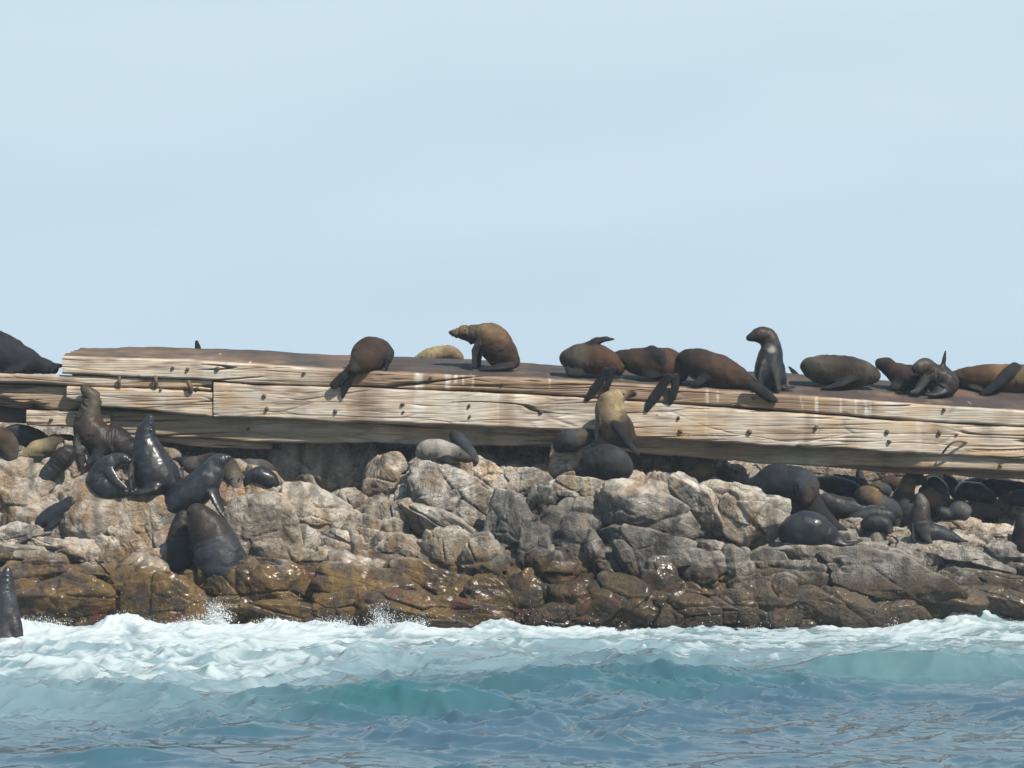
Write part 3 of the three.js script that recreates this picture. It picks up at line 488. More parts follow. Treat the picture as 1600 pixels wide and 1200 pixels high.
const smin = (a, b, k) => { const h = Math.max(k - Math.abs(a - b), 0) / k; return Math.min(a, b) - h * h * k * 0.25; };
const HUE = {
  black: [0.010, 0.010, 0.0115], ink: [0.0125, 0.0145, 0.0195], slate: [0.026, 0.030, 0.036], brown: [0.034, 0.019, 0.012], umber: [0.019, 0.0125, 0.0095], russet: [0.052, 0.0255, 0.0135],
  gold: [0.135, 0.085, 0.041], tan: [0.19, 0.138, 0.078], sand: [0.28, 0.225, 0.125], ash: [0.21, 0.195, 0.172], olive: [0.058, 0.048, 0.033], grey: [0.068, 0.064, 0.059],
};
let sealSeed = 0;
const SEALS = {};
/* label, then: base = pixel where it touches what it lies on (or z = a depth), spine = [px, py, radius px, pixels towards the boat], hues along the spine,
   flip = flippers: lists of [px, py, half width px, pixels towards the boat], abs = measured from the deck's front face; eyes = [px, py, pixels towards the boat] */
function seal(label, s) {
  const seed = ++sealSeed, rmax = Math.max(...s.spine.map((p) => p[2])), z0 = s.z ?? depthAt(s.base[0], s.base[1]) - (s.sit ?? 0.6) * rmax * mpp(HZ), m = mpp(z0);
  const ctr = P(s.base?.[0] ?? s.spine[0][0], s.base?.[1] ?? s.spine[0][1], z0);
  const pt = ([x, y, r, d = 0], abs) => { const z = (abs ? HZ : z0) + d * m; return [P(x, y, z).sub(ctr), r * m]; };
  // spine: a smooth curve through its points, as short tapered capsules
  const sp = s.spine.map((p) => pt(p)), cap = [], N = 5;
  const cr = (a, b, c, d, t) => 0.5 * (2 * b + (c - a) * t + (2 * a - 5 * b + 4 * c - d) * t * t + (3 * b - a - 3 * c + d) * t * t * t);
  const at = (i) => sp[clamp(i, 0, sp.length - 1)], run = [];
  for (let i = 0; i < sp.length - 1; i++) for (let k = 0; k < (i === sp.length - 2 ? N + 1 : N); k++) {
    const t = k / N, q = [0, 1, 2, 3].map((n) => at(i + n - 1));
    run.push([...['x', 'y', 'z'].map((ax) => cr(q[0][0][ax], q[1][0][ax], q[2][0][ax], q[3][0][ax], t)), Math.max(0.012, lerp(q[1][1], q[2][1], t * t * (3 - 2 * t) * 0.5 + t * 0.5)), (i + t) / (sp.length - 1)]);
  }
  for (let i = 0; i < run.length - 1; i++) cap.push({ a: run[i], b: run[i + 1] });
  const fins = [];
  for (const f of s.flip ?? []) {
    const q = f.p.map((p) => pt(p, f.abs)), n = f.n ? new THREE.Vector3(...f.n).normalize() : null;
    for (let i = 0; i < q.length - 1; i++) {
      const ax = q[i + 1][0].clone().sub(q[i][0]).normalize(), nn = (n ? n.clone() : new THREE.Vector3(0, 0.25, 1)).addScaledVector(ax, -(n ?? new THREE.Vector3(0, 0.25, 1)).dot(ax)).normalize();
      fins.push({ a: q[i][0], b: q[i + 1][0], ra: q[i][1], rb: q[i + 1][1], n: nn, flat: f.flat ?? 2.6 });
    }
  }
  const lo = [1e9, 1e9, 1e9], hi = [-1e9, -1e9, -1e9], grow = (x, y, z, r) => [x, y, z].forEach((v, i) => { lo[i] = Math.min(lo[i], v - r - 0.06); hi[i] = Math.max(hi[i], v + r + 0.06); });
  run.forEach((r) => grow(r[0], r[1], r[2], r[3])); fins.forEach((f) => { grow(f.a.x, f.a.y, f.a.z, f.ra); grow(f.b.x, f.b.y, f.b.z, f.rb); });
  let hitT = 0, hitFin = 0;
  const base = (x, y, z) => {
    let d = 9; hitFin = 0;
    for (const { a, b } of cap) {
      const dx = b[0] - a[0], dy = b[1] - a[1], dz = b[2] - a[2], l = dx * dx + dy * dy + dz * dz, t = l > 1e-9 ? clamp(((x - a[0]) * dx + (y - a[1]) * dy + (z - a[2]) * dz) / l, 0, 1) : 0;
      const e = Math.hypot(x - a[0] - dx * t, y - a[1] - dy * t, z - a[2] - dz * t) - (a[3] + (b[3] - a[3]) * t);
      if (e < d) hitT = a[4] + (b[4] - a[4]) * t;
      d = d > 8 ? e : smin(d, e, 0.008);
    }
    let ff = 9;
    for (const f of fins) {
      const dx = f.b.x - f.a.x, dy = f.b.y - f.a.y, dz = f.b.z - f.a.z, l = dx * dx + dy * dy + dz * dz, t = clamp(((x - f.a.x) * dx + (y - f.a.y) * dy + (z - f.a.z) * dz) / Math.max(l, 1e-9), 0, 1);
      let ex = x - f.a.x - dx * t, ey = y - f.a.y - dy * t, ez = z - f.a.z - dz * t; const k = (ex * f.n.x + ey * f.n.y + ez * f.n.z) * (f.flat - 1);
      ex += f.n.x * k; ey += f.n.y * k; ez += f.n.z * k;
      const r = f.ra + (f.rb - f.ra) * t, e = (Math.hypot(ex, ey, ez) - r) / (1 + (f.flat - 1) * 0.45);
      ff = Math.min(ff, e);
    }
    hitFin = ff < d ? 1 : clamp(1 - (ff - d) / 0.04, 0, 1);
    return ff > 8 ? d : smin(d, ff, 0.075);
  };
  const q = seed * 5.7, fold = s.fold ?? 0.5;
  const field = (x, y, z) => {
    const d = base(x, y, z);
    if (Math.abs(d) > 0.08) return d;
    const t = hitT, n = fbm(x * 3.2 + q, y * 3.2, z * 3.2, 2) * 0.034 * (1 - hitFin * 0.8) + fbm(x * 13, y * 13 + q, z * 13, 2) * 0.005;
    const w = Math.sin(t * 60 + noise(x * 4, y * 4 + q, z * 4) * 5) * 0.011 * fold * sst(-0.1, 0.3, noise(x * 2.2, y * 2.2, z * 2.2 + q)) * (1 - hitFin);
    return d + n + w;
  };
  const [pos, idx] = surfaceOf(field, lo, hi, s.cell ?? 0.022);
  const g = geo(pos, idx), nn = g.attributes.normal, n = pos.length / 3, col = new Float32Array(n * 3), uv = new Float32Array(n * 2), hues = (s.hues ?? ['brown']).map((h) => HUE[h]), c = [0, 0, 0], finHue = HUE[s.fin ?? 'black'];
  for (let i = 0; i < n; i++) {
    const x = pos[3 * i], y = pos[3 * i + 1], z = pos[3 * i + 2]; base(x, y, z);
    const fin = hitFin, t = clamp(hitT + noise(x * 3 + q, y * 3, z * 3) * 0.06, 0, 1) * (hues.length - 1), k = Math.min(Math.floor(t), hues.length - 2), A = hues[Math.max(k, 0)], B = hues[Math.min(k + 1, hues.length - 1)];
    c[0] = A[0]; c[1] = A[1]; c[2] = A[2]; if (hues.length > 1) mix3(c, B, t - k);
    if (s.belly) mix3(c, HUE[s.belly], sst(0.2, -0.7, nn.getY(i)) * 0.8);
    if (s.patch) for (const [px, py, r, h] of s.patch) { const w = P(px, py, z + ctr.z).sub(ctr), e = Math.hypot(w.x - x, w.y - y) / (r * m); mix3(c, HUE[h], 1 - sst(0.5, 1.2, e + noise(x * 6, y * 6, q) * 0.25)); }
    mix3(c, finHue, sst(0.35, 0.9, fin));
    const f = 1 + fbm(x * 4 + q, y * 4, z * 4, 4) * 0.8 + noise(x * 24, y * 24, z * 24) * 0.22;
    col[3 * i] = c[0] * f; col[3 * i + 1] = c[1] * f; col[3 * i + 2] = c[2] * f; uv[2 * i] = (x + z * 0.7) * 2.2; uv[2 * i + 1] = (y + z * 0.5) * 2.2;
  }
  g.setAttribute('color', new THREE.BufferAttribute(col, 3)); g.setAttribute('uv', new THREE.BufferAttribute(uv, 2));
  const o = mesh(numbered('seal'), g, s.wet === 2 ? wetFur : s.wet ? dampFur : dryFur, scene);
  o.position.copy(ctr);
  tag(o, label, 'seal', s.group ?? 'seals of the colony');
  for (const [px, py, d, r = 1] of s.eyes ?? []) { const e = mesh('eye', eyeShape, eyeMaterial, o), w = P(px, py, z0 + d * m).sub(ctr); for (let k = 0; k < 40 && base(w.x, w.y, w.z) < 0.0; k++) w.z += 0.006; w.z -= 0.008; e.position.copy(w); e.scale.setScalar(r); }
  for (const [px, py, d, lean = 0] of s.ears ?? []) { const e = mesh('ear', earShape, s.wet === 2 ? wetEar : dryEar, o); e.position.copy(P(px, py, z0 + d * m).sub(ctr)); e.rotation.z = lean; }
  if (s.nose) { const [px, py, d] = s.nose, e = mesh('nose', noseShape, eyeMaterial, o); e.position.copy(P(px, py, z0 + d * m).sub(ctr)); }
  if (s.draw) drawDepth(g, ctr);
  return o;
}

// on the deck, from left to right
const onDeck = 'seals resting on the timber deck', onRocks = 'seals on the rocks below the deck', inCrowd = 'seals crowded on the ledge under the right end of the deck';
const S = (group, label, s) => seal(label, { group, ...s });
S(onDeck, 'large black seal cut off by the left edge, tapering towards the top beam end', { z: -2.6, base: [30, 583], spine: [[-80, 550, 44], [-35, 549, 41], [0, 553, 33], [35, 562, 22], [62, 571, 13], [84, 576, 8]], hues: ['black', 'ink', 'black'], flip: [{ p: [[78, 575, 6, 6], [90, 572, 5, 8], [98, 571, 3, 6]] }, { p: [[70, 577, 6, 14], [86, 574, 4, 18], [80, 580, 3, 20]] }, { p: [[30, 574, 8, 20], [10, 584, 6, 26], [-10, 587, 4, 26]] }] });
S(onDeck, 'dark brown seal seen from behind, hind flippers hanging down over the beam', { base: [580, 582], spine: [[596, 553, 20, -60], [586, 552, 25, -36], [577, 555, 28, -8], [567, 564, 20, 14], [556, 573, 11, 26], [550, 578, 7, 34]], hues: ['umber', 'brown', 'brown', 'umber'], fin: 'black', flip: [{ p: [[553, 575, 6, 16], [546, 592, 7, 12], [538, 611, 5, 8], [535, 621, 2, 6]], abs: true, n: [0.3, 0.1, 1] }, { p: [[548, 576, 6, 14], [537, 588, 8, 14], [522, 602, 7, 12]], abs: true, n: [0.2, 0.3, 1] }, { p: [[600, 545, 8, -10], [607, 560, 8, -2], [604, 574, 5, 2]], n: [1, 0, 0.4] }], cell: 0.018 });
S(onDeck, 'golden brown seal sitting up with hunched shoulders, looking left with pointed snout', { base: [778, 579], spine: [[806, 568, 7], [796, 562, 15], [783, 551, 25], [773, 537, 27], [765, 525, 21], [748, 522.5, 15.5], [730, 520.5, 12.5], [718, 520.5, 8.5], [710, 520.5, 6], [705, 520, 4.2]], hues: ['umber', 'brown', 'russet', 'gold', 'olive', 'gold', 'gold', 'umber'], flip: [{ p: [[750, 533, 9, 10], [742, 548, 7, 16], [741, 564, 6, 20], [740, 573, 4, 24]], n: [0.8, 0, 0.6] }, { p: [[758, 535, 9, -14], [749, 552, 7, -14], [748, 572, 5, -8]], n: [0.8, 0, 0.6] }, { p: [[796, 572, 9, 12], [775, 575, 8, 22], [752, 577, 5, 26]], n: [0, 1, 0.4], flat: 2 }, { p: [[737, 532, 3, 4], [736, 537, 1.5, 4]] }, { p: [[741, 517, 2, 9], [746, 520, 1.2, 11]], flat: 1.2 }], eyes: [[727, 516.5, 8, 1.1]], nose: [702.5, 519, 1], belly: 'umber', cell: 0.015, fold: 0.8 });
S(onDeck, 'pale tan seal lying beyond the deck, only its smooth back showing above the beam', { z: -5.3, base: [686, 566], spine: [[650, 562, 6], [668, 557, 12], [688, 553, 13], [704, 553, 13], [714, 558, 10]], hues: ['tan', 'sand', 'tan', 'gold'] });
S(onDeck, 'seal lying hidden beyond the left part of the deck, only a raised flipper tip showing', { z: -5.2, base: [315, 566], spine: [[290, 562, 8], [310, 560, 11], [335, 561, 10]], hues: ['olive', 'brown'], fin: 'umber', flip: [{ p: [[310, 552, 7], [309, 542, 5], [307.5, 534, 3]] }] });
S(onDeck, 'brown seal lying on its side with one fore flipper raised against the sky', { base: [915, 592], spine: [[882, 562, 8], [892, 561, 17], [908, 560, 23], [930, 561, 25], [950, 567, 20], [964, 574, 12], [968, 580, 7]], hues: ['olive', 'brown', 'russet', 'russet', 'umber'], patch: [[905, 556, 22, 'olive']], flip: [{ p: [[915, 542, 9, 5], [930, 533, 9, 5], [945, 530, 8, 5], [958, 530, 3, 5]], n: [0.2, 1, 0.3], flat: 2 }, { p: [[946, 580, 7, 14], [940, 592, 7, 10], [928, 608, 7, 7], [917, 624, 4, 5]], abs: true, n: [0.4, 0.2, 1] }, { p: [[957, 578, 7, 12], [953, 592, 6, 9], [948, 606, 6, 7], [945, 614, 3, 5]], abs: true, n: [0.6, 0, 1] }, { p: [[905, 582, 8, 18], [892, 582, 7, 22], [886, 576, 4, 20]] }], cell: 0.018 });
S(onDeck, 'russet seal lying with fore flipper folded down its back and two hind flippers dangling', { base: [1020, 596], spine: [[966, 558, 9], [978, 561, 15], [998, 565, 21], [1020, 566, 24], [1042, 571, 27], [1058, 576, 20], [1064, 584, 12]], hues: ['umber', 'brown', 'brown', 'russet', 'russet', 'brown'], flip: [{ p: [[1018, 546, 8, 14], [1028, 553, 8, 22], [1036, 563, 5, 25]], n: [0.2, 0.3, 1] }, { p: [[1044, 590, 7, 14], [1034, 604, 8, 10], [1020, 624, 8, 7], [1011, 640, 4, 5]], abs: true, n: [0.4, 0.2, 1] }, { p: [[1055, 590, 7, 12], [1055, 604, 7, 9], [1050, 620, 7, 7], [1047, 630, 3, 5]], abs: true, n: [0.3, 0, 1] }, { p: [[1012, 584, 8, 18], [1022, 587, 5, 20], [1030, 586, 3, 20]] }], cell: 0.018 });
S(onDeck, 'dark brown seal lying with its rump sloping right to fanned ribbed hind flippers', { base: [1120, 607], spine: [[1066, 556, 7], [1078, 563, 18], [1098, 571, 26], [1122, 579, 26], [1146, 589, 20], [1164, 596, 13], [1178, 601, 8]], hues: ['umber', 'umber', 'brown', 'russet', 'brown', 'black'], flip: [{ p: [[1174, 600, 7, 12], [1188, 608, 8, 8], [1200, 617, 8, 6], [1211, 625, 5, 4]], abs: true, n: [0, 0.3, 1] }, { p: [[1172, 601, 5, 12], [1184, 612, 5, 8], [1196, 622, 4, 6], [1203, 629, 2, 4]], abs: true, n: [0, 0.3, 1] }, { p: [[1100, 590, 8, 20], [1090, 598, 6, 24], [1080, 600, 4, 24]] }], cell: 0.018 });
S(onDeck, 'black seal sitting upright with a pale scarred throat, looking left over its neighbours', { base: [1203, 611], spine: [[1218, 603, 9, -12], [1208, 592, 21], [1202, 577, 24], [1203, 560, 20], [1205, 546, 16], [1203, 534, 15.5], [1197, 526, 15], [1187, 523.5, 12.5, 3], [1178, 526, 8, 5], [1170.5, 528.5, 5, 6]], hues: ['black', 'ink', 'ink', 'ink', 'slate', 'brown', 'brown', 'umber', 'black'], patch: [[1206, 545, 7, 'ash'], [1198, 540, 6, 'grey']], flip: [{ p: [[1194, 572, 9, 18], [1190, 588, 8, 24], [1188, 602, 7, 26], [1180, 608, 5, 30]], n: [0.7, 0, 0.7] }, { p: [[1212, 572, 8, 18], [1215, 592, 8, 22], [1217, 608, 5, 26]], n: [0.5, 0, 0.8] }, { p: [[1216, 603, 8, 4], [1228, 606, 6, 6], [1239, 605, 4, 6]], n: [0, 1, 0.3] }], eyes: [[1184, 521.5, 12, 1.1]], nose: [1168, 527.5, 7], ears: [[1195, 524, 13, -0.9]], wet: 1, cell: 0.016 });
S(onDeck, 'seal hidden beyond the deck, only its flipper tip poking up beside the upright seal', { z: -5.4, base: [1255, 604], spine: [[1244, 600, 8], [1262, 600, 12], [1282, 602, 10]], hues: ['umber'], flip: [{ p: [[1248, 592, 5], [1241, 582, 4.5], [1233, 574, 2.5]] }] });
S(onDeck, 'plump smooth olive brown seal lying like a barrel on the deck', { base: [1308, 607], spine: [[1260, 572, 8], [1270, 575, 18], [1290, 578, 24], [1318, 581, 26], [1342, 583, 22], [1358, 585, 16], [1366, 587, 8]], hues: ['olive', 'olive', 'umber', 'olive', 'umber'], flip: [{ p: [[1328, 592, 9, 18], [1314, 600, 8, 26], [1298, 605, 6, 28], [1286, 606, 4, 27]], n: [0, 1, 0.5], flat: 2 }], cell: 0.018 });
S(onDeck, 'dark brown seal with raised small head lying behind the scratching pup', { base: [1410, 612], spine: [[1376, 568, 9], [1385, 570, 12], [1393, 578, 13], [1406, 585, 18], [1424, 590, 20], [1442, 594, 17]], hues: ['umber', 'umber', 'brown', 'umber', 'black'], flip: [{ p: [[1404, 596, 9, 12], [1396, 604, 6, 16], [1412, 608, 4, 20]] }] });
S(onDeck, 'young dark seal sitting curled with one hind flipper pointing straight up', { base: [1462, 622], spine: [[1468, 610, 13, 6], [1478, 600, 20, -2], [1470, 594, 23, -6], [1459, 588, 19], [1451, 579, 15, 6], [1445, 573, 14, 10], [1437, 574, 10, 16], [1430, 577, 6, 20]], hues: ['black', 'umber', 'umber', 'umber', 'brown', 'olive', 'umber'], flip: [{ p: [[1470, 592, 8, -4], [1473, 575, 6.5, -2], [1475.5, 560, 5, -1], [1477, 550, 2.5, 0]], n: [1, 0, 0.4], flat: 1.8 }, { p: [[1446, 592, 8, 18], [1438, 604, 7, 22], [1432, 612, 5, 26], [1424, 613, 3, 28]] }, { p: [[1472, 612, 8, 16], [1458, 616, 7, 22], [1448, 616, 4, 24]], n: [0, 1, 0.5], flat: 2 }], patch: [[1436, 610, 6, 'ash']], eyes: [[1441, 571, 18, 0.9], [1433, 573, 22, 0.8]], wet: 1, fold: 1.2, cell: 0.016 });
S(onDeck, 'long tan brown seal at the right edge with dark flipper across its side', { base: [1545, 616], spine: [[1478, 594, 9], [1492, 592, 13], [1515, 590, 18], [1550, 590, 21], [1590, 591, 22], [1640, 594, 24]], hues: ['russet', 'brown', 'russet', 'gold', 'olive'], flip: [{ p: [[1586, 574, 9, 16], [1574, 584, 9, 23], [1560, 598, 8, 28], [1544, 611, 6, 30], [1534, 615, 4, 30]], n: [0.3, 0.3, 1], flat: 2.2 }, { p: [[1520, 605, 7, 14], [1535, 610, 5, 20], [1550, 610, 3, 22]], n: [0, 1, 0.5] }] });

// on the rocks at the left
S(onRocks, 'brown seal propped upright with thick neck, snout pointing up before the left planks', { base: [168, 722], spine: [[212, 708, 8], [198, 700, 15], [180, 692, 25], [158, 690, 29], [142, 676, 27], [137, 656, 20], [143, 637, 15.5], [143, 622, 13], [137, 613, 9.5, 3], [131, 607, 5.5, 5]], hues: ['black', 'ink', 'umber', 'umber', 'brown', 'olive', 'olive', 'olive', 'brown'], flip: [{ p: [[124, 690, 10, 18], [124, 706, 9, 24], [127, 718, 8, 24], [128, 727, 4, 26]], n: [0.5, 0, 0.9] }, { p: [[158, 696, 10, 22], [150, 714, 8, 27], [138, 722, 5, 30]] }], fold: 1.8, wet: 1, cell: 0.016 });
S(onRocks, 'glossy wet black seal sitting with its snout raised to the sky', { base: [240, 776], spine: [[270, 758, 14], [256, 751, 27], [243, 742, 36], [235, 722, 30], [230, 704, 22], [228, 690, 16.5], [228, 678, 15.5], [230.5, 668, 12, 2], [233, 659.5, 7.5, 4], [235, 652, 4.6, 5]], hues: ['black', 'ink', 'black', 'ink', 'ink', 'ink', 'slate'], flip: [{ p: [[208, 728, 10, 14], [206, 748, 8, 20], [208, 768, 6, 24], [214, 775, 4, 28]], n: [0.8, 0, 0.5] }, { p: [[240, 762, 10, 32], [222, 768, 8, 36], [206, 772, 5, 36]], n: [0, 1, 0.6], flat: 2 }, { p: [[274, 748, 7], [283, 742, 5], [284, 732, 3]] }], eyes: [[226, 671, 14, 1.1], [236, 672, 14, 1]], ears: [[215, 684, 6, 0.7]], nose: [235, 650, 8], wet: 2, fold: 0.35, cell: 0.017 });
S(onRocks, 'wet black young seal curled on the slab, nuzzling the bigger glossy seal', { base: [165, 781], spine: [[196, 768, 8, 6], [184, 765, 14, 4], [166, 760, 21], [156, 748, 20, -2], [162, 734, 17, -2], [174, 724, 14], [185, 718, 11, 2], [194, 717, 8.5, 4], [201, 720, 5.5, 6]], hues: ['black', 'ink', 'ink', 'black', 'slate', 'ink', 'black'], flip: [{ p: [[172, 738, 8, 16], [182, 752, 6, 20], [196, 762, 4, 22]] }, { p: [[144, 768, 7], [128, 774, 6], [118, 782, 4]], n: [0, 1, 0.4], flat: 2 }], wet: 2, cell: 0.017 });
S(onRocks, 'pale tan seal with dark head sliding down between the rocks at the far left', { base: [62, 722], spine: [[26, 719, 4], [33, 716, 7.5], [45, 710, 11], [62, 702, 16], [84, 697, 18], [106, 694, 16]], hues: ['umber', 'umber', 'sand', 'sand', 'olive', 'umber'], flip: [{ p: [[62, 714, 8, 10], [50, 723, 6, 14], [40, 726, 4, 14]] }] });
S(onRocks, 'dark grey seal lying head down below the pale tan one', { base: [78, 758], spine: [[66, 752, 8], [72, 745, 12], [84, 732, 15], [96, 718, 16], [106, 708, 13]], hues: ['slate', 'slate', 'umber', 'black'], wet: 1 });
S(onRocks, 'brown seal slumped at the left edge of the photo under the rotten beam', { base: [4, 724], spine: [[-30, 688, 22], [-8, 688, 23], [8, 692, 19], [14, 706, 15], [14, 716, 9]], hues: ['olive', 'brown', 'olive', 'grey'] });
S(onRocks, 'bluish grey seal lying in the shade below the black gap at the left end', { z: -2.55, base: [48, 704], spine: [[16, 676, 11], [32, 679, 16], [52, 685, 16], [70, 692, 12], [80, 697, 6]], hues: ['slate', 'ink', 'slate'], wet: 1 });
S(onRocks, 'wet black seal climbing the pale slab, hind flipper stretched out to the left', { base: [285, 812], spine: [[252, 800, 9], [262, 795, 17], [278, 784, 24], [299, 770, 27], [318, 755, 25], [330, 741, 20], [335, 729, 15.5], [343, 721, 12, 4], [351, 717, 8, 6], [357, 715, 4.5, 7]], hues: ['black', 'ink', 'ink', 'ink', 'slate', 'ink', 'black'], flip: [{ p: [[258, 799, 8, 6], [243, 800, 7, 8], [230, 796, 5, 8], [219, 791, 3, 8]], n: [0.2, 1, 0.4], flat: 1.8 }, { p: [[334, 770, 11, 14], [340, 786, 9, 20], [347, 800, 7, 24], [357, 811, 4, 26]], n: [0.6, 0.2, 0.6] }], eyes: [[345, 717, 12, 1]], nose: [360, 714, 7], ears: [[334, 724, 14, 0.9]], wet: 2, cell: 0.017 });
S(onRocks, 'greyish brown seal hanging its pale muzzle down behind the climbing wet seal', { base: [362, 772], sit: 0.9, spine: [[285, 722, 6, -16], [306, 728, 15, -18], [332, 726, 19, -14], [354, 732, 19, -6], [364, 744, 15, 2], [369, 756, 10, 6], [370, 767, 6, 8]], hues: ['umber', 'grey', 'umber', 'umber', 'olive', 'ash', 'umber'], flip: [{ p: [[384, 742, 7], [398, 758, 5], [402, 764, 3]] }, { p: [[300, 722, 6, -14], [284, 718, 5, -12], [272, 717, 3, -12]] }], eyes: [[362, 748, 20, 0.9], [374, 748, 18, 0.9]] });
S(onRocks, 'small wet bluish black seal tucked against the big shaded boulder', { base: [408, 766], spine: [[430, 758, 8], [420, 750, 14], [408, 744, 15], [396, 745, 12], [388, 753, 8]], hues: ['black', 'ink', 'ink', 'slate'], wet: 2 });
S(onRocks, 'grey seal back showing behind the small wet seal by the shaded boulder', { z: -1.9, base: [400, 745], spine: [[372, 732, 10], [392, 730, 14], [412, 732, 13], [428, 742, 9]], hues: ['slate', 'grey', 'umber'] });
S(onRocks, 'slim wet dark seal lying head down along the small boulders at the left', { base: [95, 824], spine: [[62, 822, 6], [67, 814, 11], [80, 806, 14], [98, 798, 15], [116, 791, 17], [130, 790, 15], [140, 786, 9]], hues: ['black', 'ink', 'ink', 'umber', 'ink'], flip: [{ p: [[132, 782, 7], [148, 776, 5], [160, 772, 3]] }, { p: [[88, 812, 7, 10], [78, 822, 5, 14], [70, 828, 3, 14]] }], wet: 2, cell: 0.018 });
S(onRocks, 'huge dark brown seal seen from behind above the wet rocks, head bent to its neighbour', { base: [338, 889], spine: [[344, 884, 38], [341, 866, 39], [334, 845, 34], [325, 826, 28], [316, 812, 22], [309, 803, 16], [302, 800, 10, 4]], hues: ['slate', 'slate', 'umber', 'umber', 'umber', 'brown'], flip: [{ p: [[374, 868, 10, 8], [384, 886, 8, 12], [390, 898, 5, 14]] }], wet: 1, cell: 0.018 });
S(onRocks, 'dark seal standing close beside the huge brown one, its head hidden', { base: [280, 889], spine: [[282, 886, 22], [282, 866, 22], [281, 846, 20.5], [281, 828, 16.5], [283, 813, 12], [287, 803, 7]], hues: ['black', 'black', 'umber', 'umber'], wet: 1 });
S('seals in the water', 'wet grey seal rising upright out of the white water at the lower left corner', { z: 5.2, base: [14, 1003], spine: [[14, 1032, 24], [14, 1004, 22], [12, 968, 20], [10, 936, 16.5], [9, 914, 13], [9, 900, 9.5], [11, 890, 5]], hues: ['slate', 'grey', 'slate', 'slate', 'ink', 'slate'], flip: [{ p: [[26, 975, 9, 12], [29, 990, 8, 14], [30, 1006, 6, 14]], n: [0.6, 0, 0.8] }], wet: 2, cell: 0.016 });

// on the rocks in the middle
S(onRocks, 'pale grey seal asleep on the boulder with its head flat to the right', { z: -1.05, base: [690, 723], spine: [[658, 708, 9], [668, 704, 16], [685, 704, 19], [704, 707, 15], [717, 711, 10.5, 6], [727, 715.5, 7.5, 8], [735, 718, 4.5, 8]], hues: ['ash', 'ash', 'ash', 'ash', 'grey', 'olive', 'umber'], flip: [{ p: [[692, 716, 8, 14], [702, 722, 5, 18], [712, 724, 3, 18]] }], eyes: [[720, 709, 18, 0.8]], cell: 0.017 });
S(onRocks, 'dark seal leaning down behind the sleeping pale grey one', { z: -1.35, base: [738, 724], spine: [[710, 680, 8], [716, 686, 11], [725, 698, 12], [735, 710, 11], [742, 719, 7]], hues: ['umber', 'slate', 'slate', 'grey'] });
S(onRocks, 'dark seal lying curled on the boulder just left of the upright tan seal', { z: -1.65, base: [890, 708], spine: [[872, 698, 8], [879, 692, 15], [892, 688, 19], [908, 684, 15], [922, 680, 10]], hues: ['black', 'umber', 'slate', 'olive', 'umber'] });
S(onRocks, 'tan seal sitting upright before the beam, pale chest and snout turned to the right', { z: -1.5, base: [962, 694], spine: [[986, 692, 9], [976, 682, 18], [964, 670, 26], [955, 652, 25], [953, 635, 22], [959, 624, 15.5], [969, 618.5, 10], [979, 616, 7.5], [987, 615.5, 5], [991, 615.5, 3.5]], hues: ['umber', 'brown', 'olive', 'tan', 'sand', 'tan', 'umber', 'umber'], patch: [[950, 646, 24, 'tan'], [944, 672, 16, 'gold'], [968, 634, 10, 'sand'], [978, 668, 13, 'umber']], flip: [{ p: [[966, 664, 10, 22], [974, 678, 9, 24], [984, 694, 7, 22], [997, 709, 4, 20]], n: [0.5, 0.2, 0.8] }, { p: [[938, 662, 9, 10], [932, 676, 7, 16], [931, 688, 4, 20]], n: [0.8, 0, 0.5] }], eyes: [[974, 616, 9, 1]], nose: [993, 615, 0], ears: [[963, 616, 12, 0.9]], cell: 0.016 });
S(onRocks, 'round dark furry seal curled into a ball on the pale rock', { z: -0.35, base: [950, 752], spine: [[906, 735, 7], [916, 732, 12], [930, 724, 23], [948, 722, 28], [964, 727, 25], [974, 733, 14]], hues: ['umber', 'slate', 'black', 'slate', 'umber'], flip: [{ p: [[916, 738, 7], [905, 744, 5], [899, 749, 3]] }], cell: 0.018 });
S(onRocks, 'small tan seal back leaning on the pale block beside the dark hollow', { base: [1094, 751], sit: 1.0, spine: [[1066, 751, 5], [1076, 746, 9], [1088, 739, 13], [1099, 736, 15], [1106, 739, 13]], hues: ['umber', 'olive', 'tan', 'gold'] });

// the crowd on the ledge at the right
S(inCrowd, 'big dark bull seal facing the boat from beside the pale block, broad brown muzzle', { z: -1.5, base: [1240, 835], spine: [[1190, 800, 18, -30], [1196, 775, 30, -24], [1212, 758, 33, -14], [1236, 756, 29, -2], [1254, 758, 25, 10], [1260, 764, 19, 24], [1261, 773, 13, 38], [1260, 780, 8, 46], [1260, 783, 5, 49]], hues: ['black', 'ink', 'ink', 'ink', 'slate', 'slate', 'umber', 'brown', 'black'], flip: [{ p: [[1262, 786, 26, 2], [1282, 804, 15, 8], [1308, 824, 8, 14], [1336, 842, 5, 18]], flat: 1.7 }, { p: [[1240, 790, 28, -4], [1250, 822, 22, 2]], flat: 1.4 }], eyes: [[1249, 762, 34, 1.1], [1269, 762, 34, 1.1]], cell: 0.02 });
S(inCrowd, 'dark wet seal lying in front of the big bull with its flipper stretched right', { base: [1262, 852], spine: [[1232, 834, 16], [1248, 829, 27], [1266, 828, 30], [1286, 835, 22], [1302, 843, 13], [1314, 849, 8]], hues: ['ink', 'ink', 'black', 'ink'], flip: [{ p: [[1300, 845, 8, 4], [1322, 851, 6, 6], [1346, 845, 3, 6]], n: [0, 1, 0.4], flat: 2 }], wet: 2 });
S(inCrowd, 'grey seal lying flat right behind the bull muzzle', { z: -4.6, base: [1312, 775], spine: [[1278, 753, 7], [1286, 755, 11], [1305, 759, 15], [1328, 764, 13], [1345, 772, 9]], hues: ['grey', 'olive', 'slate', 'slate'], wet: 1 });
